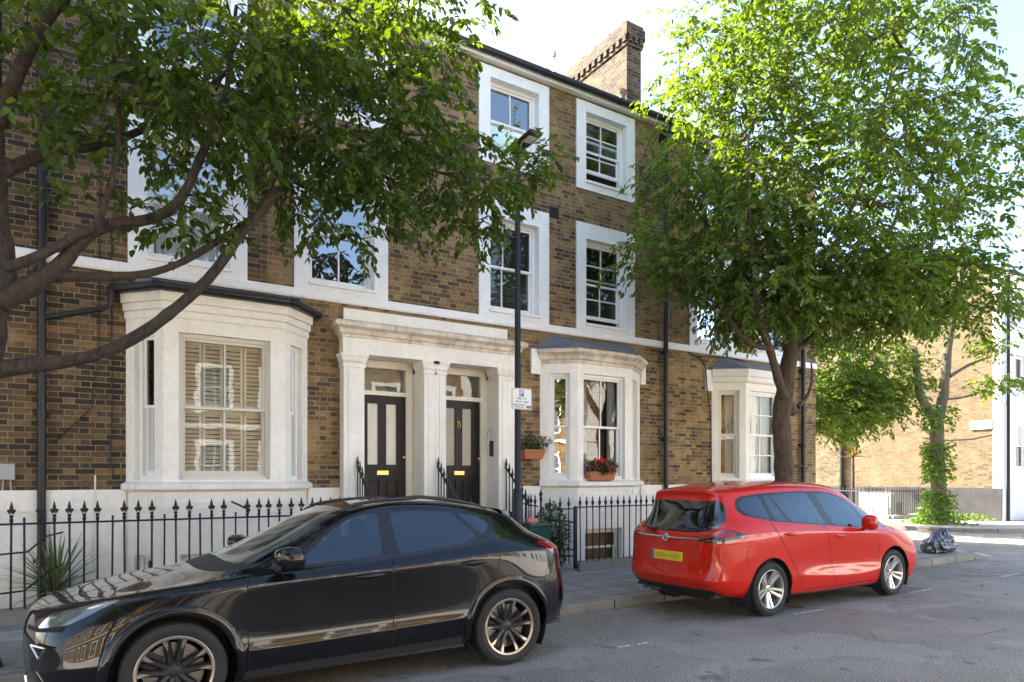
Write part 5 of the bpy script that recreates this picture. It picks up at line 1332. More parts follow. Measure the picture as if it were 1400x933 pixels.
def wheel(parent, x, y, side, R, rimr, style, z=None):
    """side +1: outer face towards +y"""
    z = z or R; T = Matrix.Translation((x, y, z)) @ Matrix.Rotation(math.radians(-90*side), 4, 'X'); w_ = .112
    e = empty('wheel', None, None, (x, y, z)); e.parent = parent
    m = MB(T); pr = [(rimr-.005, -w_*.8), (rimr+.02, -w_*.95), (R-.045, -w_*1.0), (R-.012, -w_*.86), (R, -w_*.6)]
    for k in range(4):
        a = -w_*.55+k*w_*.32; pr += [(R, a), (R, a+.022), (R-.007, a+.024), (R-.007, a+.031), (R, a+.033)]
    pr += [(R, w_*.6), (R-.010, w_*.84), (R-.04, w_*.98), ((R+rimr)/2, w_*1.02), (rimr+.025, w_*.97), (rimr+.008, w_*.88), (rimr-.005, w_*.8)]
    m.lathe(pr, 64); ty = m.build('tyre', M['tyre'], e, smooth=40)
    m = MB(T); m.lathe([(rimr+.006, w_*.86), (rimr-.002, w_*.90), (rimr-.012, w_*.84), (rimr-.02, w_*.4), (rimr-.035, -w_*.7), (rimr-.005, -w_*.8)], 56)
    barrel = m
    if style == 'dark':
        m.lathe([(0, w_*.50), (.03, w_*.52), (.05, w_*.46), (.075, w_*.42), (.08, w_*.1), (0, w_*.1)], 28)
        cut = MB(T)
        for k in range(5):
            a0 = math.radians(90+72*k)
            for s_ in (-1, 1):
                Rk = Matrix.Rotation(a0+s_*.17, 4, 'Z'); o = s_*.012
                V = []
                for (r_, hw, zt) in ((.04, .026, .50), (.13, .026, .60), (rimr-.014, .024, .80)):
                    V += [(r_, o-hw, w_*zt-.02), (r_, o+hw, w_*zt-.02), (r_, o+hw*.5, w_*zt), (r_, o-hw*.5, w_*zt)]
                m.add(V, [(0, 4, 5, 1), (1, 5, 6, 2), (2, 6, 7, 3), (3, 7, 4, 0), (4, 8, 9, 5), (5, 9, 10, 6), (6, 10, 11, 7), (7, 11, 8, 4), (0, 1, 2, 3), (8, 11, 10, 9)], Rk)
                # machined arrow at the outer end
                zc = lambda r_: w_*(.60+.20*(r_-.13)/(rimr-.144))+.002
                ra, rb, rc = rimr*.60, rimr*.80, rimr-.010
                for (p1, p2) in (((ra, o+s_*.020), (rc, o+s_*.020)),):
                    cut.add([(ra, o+s_*.006, zc(ra)), (rb, o-s_*.004, zc(rb)), (rc, o+s_*.004, zc(rc)), (rc, o+s_*.034, zc(rc)), (rb, o+s_*.020, zc(rb))], [(0, 1, 2, 3, 4)], Rk)
        cut.lathe([(rimr-.020, w_*.80), (rimr-.016, w_*.865), (rimr-.002, w_*.905), (rimr+.004, w_*.87)], 56)
    else:
        cut = None
        m.lathe([(0, w_*.46), (.03, w_*.48), (.045, w_*.44), (.07, w_*.40), (.08, w_*.1), (0, w_*.1)], 28)
        for k in range(5):
            a0 = math.radians(90+72*k)
            for s_ in (-1, 1):
                Rk = Matrix.Rotation(a0+s_*.13, 4, 'Z'); V = []; o = s_*.010
                for (r_, hw, zt) in ((.035, .020, .44), (.14, .022, .58), (rimr-.010, .026, .80)):
                    V += [(r_, o-hw, w_*zt-.022), (r_, o+hw, w_*zt-.022), (r_, o+hw*.62, w_*zt), (r_, o-hw*.62, w_*zt)]
                m.add(V, [(0, 4, 5, 1), (1, 5, 6, 2), (2, 6, 7, 3), (3, 7, 4, 0), (4, 8, 9, 5), (5, 9, 10, 6), (6, 10, 11, 7), (7, 11, 8, 4), (0, 1, 2, 3), (8, 11, 10, 9)], Rk)
    ro = m.build('rim', M['alloy_dark' if style == 'dark' else 'alloy'], e, smooth=35)
    if cut: cut.build('machined_face', M['alloy_cut'], e, smooth=35, fix=False)
    bd = MB(T)
    for k in range(5): bd.lathe([(0, w_*.52), (.008, w_*.52), (.009, w_*.40), (0, w_*.40)], 8, Matrix.Rotation(math.radians(54+72*k), 4, 'Z') @ Matrix.Translation((.054, 0, 0)))
    bd.build('wheel_bolt', M['trim'], e, smooth=40)
    d = MB(T); d.lathe([(.03, w_*.05), (rimr-.055, w_*.05), (rimr-.055, -w_*.15), (.03, -w_*.15)], 40); d.build('brake_disc', M['disc'], e, smooth=35)
    cp = MB(T @ Matrix.Rotation(math.radians(150), 4, 'Z')); cp.bbox(.10, rimr-.03, -.06, .06, -w_*.2, w_*.22, .012); cp.build('brake_caliper', M['trim_matt'], e)
    return e
def wells(root, S, arches, length, gz=.21, paint='trim_matt'):
    m = MB()
    for (cx, cz, r, rt, tm) in arches:
        for s_ in (1, -1):
            A = np.linspace(-.55, math.pi+.55, 28); r2 = r+.012
            for a, b in zip(A[:-1], A[1:]):
                m.quad((cx+r2*math.cos(a), s_*.86, cz+r2*math.sin(a)), (cx+r2*math.cos(b), s_*.86, cz+r2*math.sin(b)), (cx+r2*math.cos(b), s_*.52, cz+r2*math.sin(b)), (cx+r2*math.cos(a), s_*.52, cz+r2*math.sin(a)))
            m.add([(cx+r2*math.cos(a), s_*.52, cz+r2*math.sin(a)) for a in A], [tuple(range(28))])
    m.box(.25, length-.25, -.5, .5, gz, gz+.06)
    for x0, x1 in ((arches[0][0]+r+.03, arches[1][0]-r-.03),): m.box(x0, x1, -.80, .80, gz, gz+.04)
    m.box(.14, arches[0][0]-.42, -.6, .6, gz, gz+.05); m.box(arches[1][0]+.42, length-.15, -.66, .66, gz+.06, gz+.10)
    m.build('underbody', M[paint], root)
def surf_y(S, x, z, v=(0, 8.4)):
    (u, vv), = S.inv([(x, z)], [0, 2], (3, 12.5), v); p, pu, pv = S.ev(u, vv, True); return p
def capsule_handle(S, parent, xs, z0, z1, mat, side):
    a = surf_y(S, xs[0], z0); b = surf_y(S, xs[1], z1); m = MB()
    cup = MB(); c = (a+b)/2
    cup.blob((c[0], side*(c[1]-.001), c[2]-.004), ((xs[1]-xs[0])*.40, .007, .030), 1, 0, 3); cup.build('handle_recess', M['gap'] if mat != 'paint_red' else M['paint_red'], parent, smooth=True)
    pts = []
    for k in range(9):
        t = k/8; q = a+(b-a)*t; pts.append((q[0], side*(q[1]+.004+.032*math.sin(math.pi*min(1, max(0, t*1.0)))**.5), q[2]))
    m.tube(pts, [.008, .015, .017, .018, .018, .018, .017, .015, .010], 10); return m.build('handle', M[mat], parent, smooth=50)

M['cabin'] = m_plain('cabin_trim', (.03, .03, .032), .8, var=.15); M['seat'] = m_plain('seat_fabric', (.06, .06, .065), .9, var=.2, scale=20)
def cabin(root, x0, x1, wy, zb, dash, rows, top):
    m = MB(); z0 = .38
    m.quad((x0, -wy, z0), (x1, -wy, z0), (x1, wy, z0), (x0, wy, z0)); m.quad((x0, -wy, z0), (x0, wy, z0), (x0, wy, zb), (x0, -wy, zb)); m.quad((x1, -wy, z0), (x1, wy, z0), (x1, wy, zb), (x1, -wy, zb))
    for s_ in (1, -1): m.quad((x0, s_*wy, z0), (x1, s_*wy, z0), (x1, s_*wy, zb+.02), (x0, s_*wy, zb))
    m.build('cabin_tub', M['cabin'], root, fix=False)
    d = MB(); d.bbox(dash-.35, dash+.12, -wy+.02, wy-.02, zb-.35, zb-.04, .05); d.build('dashboard', M['cabin'], root)
    sw = MB(); Ts = Matrix.Translation((dash+.24, -.36, zb-.08)) @ Matrix.Rotation(math.radians(68), 4, 'Y'); sw.tube([tuple(Ts @ Vector((.18*math.cos(a), .18*math.sin(a), 0))) for a in [i*.35 for i in range(19)]], .014, 8); sw.tube([tuple(Ts @ Vector((-.17, 0, 0))), tuple(Ts @ Vector((.17, 0, 0)))], .02, 6); sw.build('steering_wheel', M['cabin'], root, smooth=True)
    for (x, ys_) in rows:
        for y in ys_:
            st = MB(); R_ = Matrix.Translation((x, y, .55)) @ Matrix.Rotation(math.radians(14), 4, 'Y')
            st.bbox(-.48, .06, -.24, .24, -.08, .08, .05, Matrix.Translation((x, y, .58))); st.bbox(-.06, .07, -.23, .23, .0, .60, .06, R_); st.bbox(-.03, .06, -.12, .12, .63, .80, .04, R_)
            st.tube([tuple(R_ @ Vector((.01, -.06, .55))), tuple(R_ @ Vector((.01, -.06, .68)))], .008, 6); st.build('seat', M['seat'], root)

# ---- black car: x from the nose backwards, y outwards, z up
BX = dict(
R0=[(.10,0,.20),(.12,.35,.20),(.18,.60,.20),(.30,.74,.20),(.5,.80,.20),(.91,.82,.20),(1.45,.82,.21),(2.1,.82,.22),(2.75,.82,.23),(3.2,.82,.24),(3.63,.82,.25),(4.0,.79,.27),(4.25,.70,.29),(4.38,.5,.30),(4.42,.3,.30),(4.43,0,.30)],
R1=[(.03,0,.28),(.05,.36,.28),(.13,.66,.28),(.27,.82,.28),(.5,.885,.29),(.91,.895,.29),(1.45,.875,.30),(2.1,.87,.31),(2.75,.87,.32),(3.2,.88,.33),(3.63,.895,.34),(4.0,.88,.35),(4.28,.79,.36),(4.44,.55,.38),(4.48,.3,.38),(4.49,0,.38)],
R2=[(.0,0,.42),(.02,.38,.42),(.10,.68,.42),(.25,.85,.43),(.5,.905,.44),(.91,.92,.44),(1.45,.90,.42),(2.1,.895,.44),(2.75,.895,.46),(3.2,.905,.47),(3.63,.92,.48),(4.0,.90,.48),(4.3,.81,.49),(4.47,.56,.50),(4.52,.3,.5),(4.53,0,.5)],
R3=[(-.01,0,.56),(.01,.38,.56),(.10,.67,.56),(.25,.83,.57),(.5,.895,.58),(.91,.91,.58),(1.45,.880,.50),(2.1,.874,.51),(2.75,.876,.53),(3.2,.893,.57),(3.63,.915,.63),(4.0,.895,.63),(4.3,.81,.63),(4.47,.57,.64),(4.52,.3,.64),(4.53,0,.64)],
R4=[(.0,0,.68),(.02,.38,.68),(.11,.64,.69),(.26,.80,.71),(.5,.87,.74),(.91,.90,.76),(1.45,.885,.76),(2.1,.88,.77),(2.75,.885,.79),(3.2,.895,.81),(3.63,.91,.83),(4.0,.885,.83),(4.27,.80,.82),(4.43,.57,.81),(4.48,.3,.81),(4.49,0,.81)],
R5=[(.03,0,.76),(.05,.37,.76),(.15,.60,.77),(.30,.74,.79),(.52,.84,.84),(.91,.885,.89),(1.45,.90,.905),(2.1,.90,.93),(2.75,.90,.955),(3.2,.905,.99),(3.63,.91,1.02),(4.0,.87,1.02),(4.26,.78,1.01),(4.41,.57,1.0),(4.46,.3,1.0),(4.47,0,1.0)],
R6=[(.10,0,.825),(.12,.35,.825),(.20,.53,.84),(.36,.66,.87),(.56,.77,.90),(.91,.83,.945),(1.42,.855,.975),(2.1,.86,1.005),(2.75,.86,1.045),(3.2,.86,1.09),(3.6,.84,1.13),(3.95,.78,1.12),(4.17,.71,1.10),(4.32,.53,1.095),(4.37,.3,1.095),(4.38,0,1.095)],
R7=[(1.22,0,.99),(1.23,.3,.985),(1.26,.52,.975),(1.32,.64,.97),(1.38,.70,.97),(1.46,.75,.975),(1.64,.79,.995),(2.1,.81,1.02),(2.75,.81,1.065),(3.2,.79,1.12),(3.55,.75,1.20),(3.85,.67,1.21),(4.05,.58,1.17),(4.15,.43,1.155),(4.18,.25,1.155),(4.19,0,1.155)],
R8=[(2.05,0,1.43),(2.06,.25,1.425),(2.09,.42,1.41),(2.12,.52,1.395),(2.16,.57,1.385),(2.22,.60,1.39),(2.36,.62,1.415),(2.6,.63,1.435),(2.9,.63,1.435),(3.25,.615,1.40),(3.5,.595,1.36),(3.72,.56,1.325),(3.88,.50,1.32),(3.95,.38,1.33),(3.97,.2,1.335),(3.98,0,1.335)],
R9=[(2.22,0,1.475),(2.23,.25,1.47),(2.25,.40,1.455),(2.27,.48,1.445),(2.3,.52,1.445),(2.36,.54,1.455),(2.46,.55,1.475),(2.65,.56,1.495),(2.92,.56,1.50),(3.22,.55,1.475),(3.45,.53,1.44),(3.70,.49,1.395),(3.84,.43,1.375),(3.93,.33,1.375),(3.95,.18,1.38),(3.96,0,1.38)],
R10=[(2.35,0,1.50),(2.36,.2,1.498),(2.38,.3,1.49),(2.4,.32,1.49),(2.43,.33,1.495),(2.48,.33,1.50),(2.56,.33,1.51),(2.7,.33,1.52),(2.95,.33,1.525),(3.2,.33,1.505),(3.42,.32,1.475),(3.6,.3,1.44),(3.72,.26,1.415),(3.8,.2,1.41),(3.83,.1,1.41),(3.84,0,1.41)],
R11=[(2.4,0,1.50),(2.42,0,1.505),(2.44,0,1.505),(2.46,0,1.51),(2.5,0,1.51),(2.55,0,1.515),(2.62,0,1.52),(2.75,0,1.53),(2.95,0,1.53),(3.15,0,1.515),(3.35,0,1.49),(3.5,0,1.465),(3.6,0,1.445),(3.68,0,1.43),(3.72,0,1.425),(3.76,0,1.42)])
SB = Surf([BX['R%d' % i] for i in range(12)])
ar_b = [(.91, .345, .40, .468, 'paint_black'), (3.63, .345, .40, .468, 'paint_black')]
WV = dict(u=(4.4, 12.2), v=(6.3, 8.35))
cuts_b = [
 ('bonnet', 'paint_black', 'uv', [(0, 6.12), (5.5, 6.12), (5.6, 6.85), (0, 6.93)]),
 ('bonnet', 'gap', 'uvline', [(0, 6.10), (5.5, 6.10), (5.62, 6.5)], dict(w=.035)),
 ('body', 'trim_matt', 'uv', [(0, 6.92), (5.0, 6.88), (5.0, 7.06), (0, 7.12)]),
 ('windscreen', 'car_glass', 'uv', [(0, 7.12), (4.35, 7.10), (4.45, 7.5), (4.35, 7.93), (0, 7.95)]),
 ('rear_window', 'car_glass', 'uv', [(12.3, 7.2), (15, 7.2), (15, 7.88), (12.5, 7.88)]),
 ('door#f', 'paint_black', 'side', [(1.38, .99), (1.385, .60), (1.40, .30), (2.50, .30), (2.515, .6), (2.52, 1.10), (2.53, 1.42), (2.2, 1.40), (1.9, 1.20), (1.62, .99)], dict(r=0)),
 ('door#r', 'paint_black', 'side', [(2.52, .30), (3.14, .32), (3.16, .52), (3.26, .68), (3.42, .82), (3.52, .95), (3.50, 1.10), (3.42, 1.19), (3.22, 1.40), (2.53, 1.42)], dict(r=0)),
 ('+', 'gap', 'line', [(1.42, .98), (1.375, .90), (1.38, .60), (1.40, .30), (1.42, .24)], dict(w=.008)),
 ('+', 'gap', 'line', [(2.53, 1.42), (2.515, 1.1), (2.515, .6), (2.51, .24)], dict(w=.009)),
 ('+', 'gap', 'line', [(3.42, 1.19), (3.50, 1.10), (3.53, 1.0), (3.52, .92), (3.48, .84)], dict(w=.008)),
 ('+', 'gap', 'line', [(1.40, .295), (2.5, .295), (3.15, .32)], dict(w=.008)),
 ('+', 'gap', 'line', [(.50, .87), (.60, .80), (.68, .745)], dict(w=.007)),
 ('+', 'gap', 'line', [(4.12, 1.0), (4.08, .86), (4.02, .72)], dict(w=.007)),
 ('+', 'gap', '3dline', [(4.30, .70, 1.0), (4.42, .60, .84), (4.50, .45, .62), (4.52, 0, .6)], dict(w=.04)),
 ('+', 'trim', 'side', [(1.62, .992), (2.1, 1.012), (2.75, 1.052), (3.2, 1.10), (3.48, 1.175), (3.60, 1.26), (3.63, 1.325), (3.45, 1.375), (3.2, 1.405), (2.9, 1.425), (2.6, 1.428), (2.4, 1.415), (2.2, 1.375), (1.95, 1.21)], dict(r=1, **WV)),
 ('door#f>side_window', 'car_glass', 'side', [(1.76, 1.02), (2.1, 1.035), (2.45, 1.055), (2.475, 1.40), (2.36, 1.392), (2.2, 1.345), (2.0, 1.215)], dict(r=1, **WV)),
 ('door#r>side_window', 'car_glass', 'side', [(2.60, 1.062), (2.95, 1.09), (3.20, 1.12), (3.36, 1.17), (3.30, 1.26), (3.17, 1.385), (2.9, 1.408), (2.58, 1.408)], dict(r=1, **WV)),
 ('quarter_window', 'car_glass', 'side', [(3.41, 1.185), (3.50, 1.225), (3.57, 1.30), (3.44, 1.345), (3.24, 1.375)], dict(r=1, **WV)),
 ('headlight', 'lamp_clear', '3d', [(.06, .50, .745), (.16, .62, .80), (.34, .72, .855), (.60, .80, .91), (.50, .845, .86), (.38, .83, .79), (.26, .79, .735), (.10, .66, .715)], dict(r=1)),
 ('+', 'gap', '3d', [(.02, .42, .72), (.10, .64, .715), (.27, .80, .735), (.24, .80, .695), (.08, .64, .69), (.0, .42, .69)], dict(r=0)),
 ('grille', 'trim_matt', '3d', [(-.02, 0, .66), (0, .40, .64), (.04, .52, .56), (.04, .55, .42), (.02, .40, .34), (0, 0, .33)], dict(r=0, u=(0, 4))),
 ('+', 'gap', '3d', [(.10, .62, .62), (.20, .76, .60), (.24, .82, .54), (.24, .82, .46), (.14, .72, .42), (.06, .6, .44)], dict(r=1)),
 ('+', 'trim_matt', 'uv', [(3.5, 0), (12.5, 0), (12.5, .75), (3.5, .75)]),
 ('+', 'trim_matt', 'uv', [(11.6, 0), (15, 0), (15, 1.5), (12.4, 1.5), (11.6, 1.0)]),
 ('tail_light', 'lamp_red', '3d', [(3.98, .79, 1.10), (4.2, .72, 1.095), (4.33, .55, 1.08), (4.42, .3, 1.06), (4.45, .3, 1.0), (4.40, .58, .965), (4.28, .76, .955), (4.16, .82, .975), (4.06, .83, 1.05)], dict(r=1)),
 ('tail_light', 'lamp_red', '3d', [(4.42, .33, 1.045), (4.43, 0, 1.045), (4.45, 0, 1.015), (4.44, .33, 1.015)], dict(r=0)),
 ('tail_light', 'lamp_dark', '3d', [(4.12, .80, 1.00), (4.24, .77, .985), (4.40, .58, .99), (4.40, .58, .965), (4.28, .76, .955), (4.16, .82, .975)], dict(r=0)),
]
bc = empty('parked_car', 'glossy black crossover parked nearest, nose under the big tree', 'car', (0, 0, 0), group='cars parked along the kerb')
ob = car_body(bc, SB, cuts_b, ar_b, 'paint_black'); wells(bc, SB, ar_b, 4.5)
for x in (.91, 3.63):
    for s_ in (1, -1): wheel(bc, x, s_*.785, s_, .343, .252, 'dark')
for k, s_ in enumerate((1, -1)):
    capsule_handle(SB, ob['door#f'][k], (2.20, 2.43), .905, .912, 'paint_black', s_); capsule_handle(SB, ob['door#r'][k], (3.14, 3.37), .945, .958, 'paint_black', s_)
    mr = MB(); 
    bm = bmesh.new(); bmesh.ops.create_icosphere(bm, subdivisions=3, radius=1)
    for v in bm.verts:
        x, y, z = [math.copysign(abs(q)**.75, q) for q in v.co]; x = x*.13 if x < 0 else x*.085; y = y*.13; z = z*(.080+.02*y/.13)
        v.co = Vector((1.68+x+.25*max(0, -z)*0, s_*(1.005+y), 1.095+z+(.02 if x < 0 else 0)*0-x*.12))
    bm.verts.index_update(); mr.add([v.co[:] for v in bm.verts], [[v.index for v in f.verts] for f in bm.faces]); bm.free()
    mr.tube([(1.66, s_*.95, 1.045), (1.60, s_*.84, .985)], [.035, .025], 8)
    mo = mr.build('wing_mirror', M['paint_black'], ob['door#f'][k], smooth=60)
    rail = MB(); rail.tube([(2.18, s_*.575, 1.42), (2.30, s_*.565, 1.475), (2.5, s_*.565, 1.505), (2.9, s_*.57, 1.53), (3.2, s_*.56, 1.50), (3.45, s_*.545, 1.455), (3.60, s_*.53, 1.41)], [.008, .014, .016, .016, .016, .014, .008], 8); rail.build('roof_rail', M['trim'], bc, smooth=50)
    bl = MB(); a = surf_y(SB, 1.45, .40); b = surf_y(SB, 3.16, .465)
    bl.build if False else None
    fg = MB(); fg.add([(.115, s_*.70, .60), (.175, s_*.775, .59), (.15, s_*.745, .53)], [(0, 1, 2)])
    fl = MB(); fl.tube([(.085, s_*.665, .605), (.165, s_*.795, .595), (.13, s_*.745, .525), (.085, s_*.665, .605)], .008, 6); fl.build('fog_lamp', M['alloy'], bc)
    vn = MB(); vn.tube([(.055, s_*.60, .40), (.08, s_*.66, .22)], .012, 6); vn.build('bumper_blade', M['chrome'], bc)
spm = MB()
spm.add([(3.80, -.47, 1.385), (3.95, -.40, 1.372), (4.04, -.33, 1.345), (4.06, 0, 1.35), (4.04, .33, 1.345), (3.95, .40, 1.372), (3.80, .47, 1.385), (3.80, .4, 1.40), (3.80, 0, 1.425), (3.80, -.4, 1.40),
         (3.84, -.47, 1.33), (3.93, -.42, 1.32), (4.02, -.34, 1.315), (4.03, 0, 1.315), (4.02, .34, 1.315), (3.93, .42, 1.32), (3.84, .47, 1.33)],
        [(0, 1, 9), (1, 2, 9), (2, 3, 8, 9), (3, 4, 7, 8), (4, 5, 7), (5, 6, 7), (0, 10, 11, 1), (1, 11, 12, 2), (2, 12, 13, 3), (3, 13, 14, 4), (4, 14, 15, 5), (5, 15, 16, 6), (10, 16, 15, 14, 13, 12, 11)])
spm.build('roof_spoiler', M['paint_black'], bc, smooth=30)
np_ = MB(); np_.bbox(4.47, 4.485, -.26, .26, .70, .81, .004); np_.build('number_plate', M['plate_yellow'], bc)
cabin(bc, 1.35, 3.95, .74, 1.0, 1.55, [(2.45, (-.37, .37)), (3.3, (-.42, 0, .42))], 1.4)
bc.location = (-.42, 6.045, 0.0); bc.rotation_euler = (math.radians(-1.6), 0, 0); bc.location.z = -.025

# ---- red people carrier
RX = dict(
R0=[(.12,0,.20),(.14,.35,.20),(.2,.58,.20),(.32,.72,.20),(.55,.79,.19),(1.0,.80,.19),(1.45,.81,.19),(2.0,.81,.19),(2.6,.81,.19),(3.2,.81,.20),(3.74,.80,.22),(4.15,.76,.25),(4.42,.70,.28),(4.54,.54,.29),(4.57,.3,.29),(4.58,0,.29)],
R1=[(.04,0,.28),(.06,.36,.28),(.13,.64,.28),(.27,.79,.28),(.52,.86,.27),(1.0,.87,.27),(1.45,.865,.26),(2.0,.86,.26),(2.6,.86,.26),(3.2,.865,.27),(3.74,.87,.30),(4.2,.84,.33),(4.51,.78,.35),(4.64,.58,.36),(4.67,.3,.36),(4.68,0,.36)],
R2=[(.01,0,.42),(.03,.38,.42),(.11,.66,.42),(.25,.81,.42),(.5,.875,.42),(1.0,.89,.42),(1.45,.88,.40),(2.0,.885,.37),(2.6,.885,.41),(3.2,.885,.44),(3.74,.89,.46),(4.2,.86,.46),(4.54,.80,.46),(4.67,.61,.47),(4.70,.3,.47),(4.71,0,.47)],
R3=[(.0,0,.56),(.02,.38,.56),(.10,.66,.56),(.25,.81,.57),(.5,.87,.58),(1.0,.885,.58),(1.45,.855,.56),(2.0,.83,.54),(2.6,.835,.58),(3.2,.875,.62),(3.74,.89,.62),(4.2,.86,.60),(4.52,.80,.56),(4.63,.61,.56),(4.65,.3,.56),(4.66,0,.56)],
R4=[(.02,0,.68),(.04,.37,.68),(.12,.63,.68),(.26,.78,.70),(.5,.855,.75),(1.0,.885,.77),(1.45,.88,.76),(2.0,.875,.75),(2.6,.88,.78),(3.2,.89,.82),(3.74,.895,.82),(4.2,.86,.80),(4.51,.80,.76),(4.60,.62,.75),(4.62,.3,.75),(4.63,0,.75)],
R5=[(.06,0,.76),(.08,.36,.76),(.17,.58,.77),(.31,.72,.80),(.53,.82,.86),(1.0,.88,.91),(1.45,.89,.93),(2.0,.895,.95),(2.6,.895,.98),(3.2,.895,1.0),(3.74,.89,1.01),(4.2,.855,1.0),(4.51,.80,.97),(4.60,.62,.94),(4.60,.3,.93),(4.61,0,.93)],
R6=[(.18,0,.87),(.20,.3,.87),(.28,.50,.86),(.42,.64,.87),(.62,.75,.92),(1.0,.83,.965),(1.42,.86,.985),(2.0,.865,1.01),(2.6,.865,1.05),(3.2,.86,1.09),(3.74,.85,1.13),(4.15,.80,1.13),(4.46,.75,1.08),(4.55,.58,1.02),(4.55,.3,.99),(4.56,0,.99)],
R7=[(.92,0,1.08),(.93,.3,1.075),(.96,.50,1.06),(1.01,.63,1.03),(1.07,.71,1.01),(1.18,.77,.995),(1.5,.82,1.01),(2.0,.83,1.045),(2.6,.83,1.085),(3.2,.82,1.13),(3.70,.80,1.18),(4.08,.75,1.22),(4.33,.66,1.13),(4.46,.48,1.05),(4.49,.3,1.04),(4.50,0,1.04)],
R8=[(1.72,0,1.545),(1.73,.25,1.54),(1.77,.45,1.515),(1.81,.55,1.485),(1.86,.60,1.475),(1.95,.635,1.475),(2.15,.655,1.495),(2.45,.665,1.515),(2.8,.67,1.525),(3.3,.665,1.52),(3.75,.655,1.495),(4.08,.64,1.465),(4.26,.60,1.46),(4.31,.48,1.47),(4.30,.25,1.475),(4.30,0,1.475)],
R9=[(1.88,0,1.595),(1.89,.25,1.59),(1.92,.40,1.575),(1.95,.49,1.56),(2.0,.54,1.555),(2.08,.565,1.56),(2.25,.58,1.575),(2.5,.59,1.59),(2.85,.595,1.60),(3.3,.59,1.595),(3.75,.58,1.575),(4.12,.58,1.54),(4.32,.55,1.52),(4.40,.44,1.515),(4.40,.2,1.52),(4.40,0,1.52)],
R10=[(2.05,0,1.62),(2.06,.2,1.62),(2.08,.3,1.615),(2.1,.32,1.615),(2.15,.34,1.615),(2.25,.35,1.62),(2.4,.35,1.63),(2.6,.35,1.635),(2.9,.35,1.64),(3.3,.35,1.635),(3.7,.34,1.62),(3.95,.32,1.59),(4.1,.27,1.57),(4.2,.2,1.565),(4.24,.1,1.565),(4.25,0,1.565)],
R11=[(2.1,0,1.625),(2.13,0,1.63),(2.16,0,1.63),(2.2,0,1.635),(2.25,0,1.635),(2.35,0,1.64),(2.5,0,1.645),(2.7,0,1.65),(2.95,0,1.65),(3.25,0,1.645),(3.55,0,1.635),(3.8,0,1.615),(3.95,0,1.60),(4.05,0,1.59),(4.1,0,1.585),(4.15,0,1.58)])
SR = Surf([RX['R%d' % i] for i in range(12)])
ar_r = [(1.02, .33, .385, .40, 'paint_red'), (3.74, .33, .385, .40, 'paint_red')]
WR = dict(u=(4.4, 12.4), v=(6.2, 8.4))
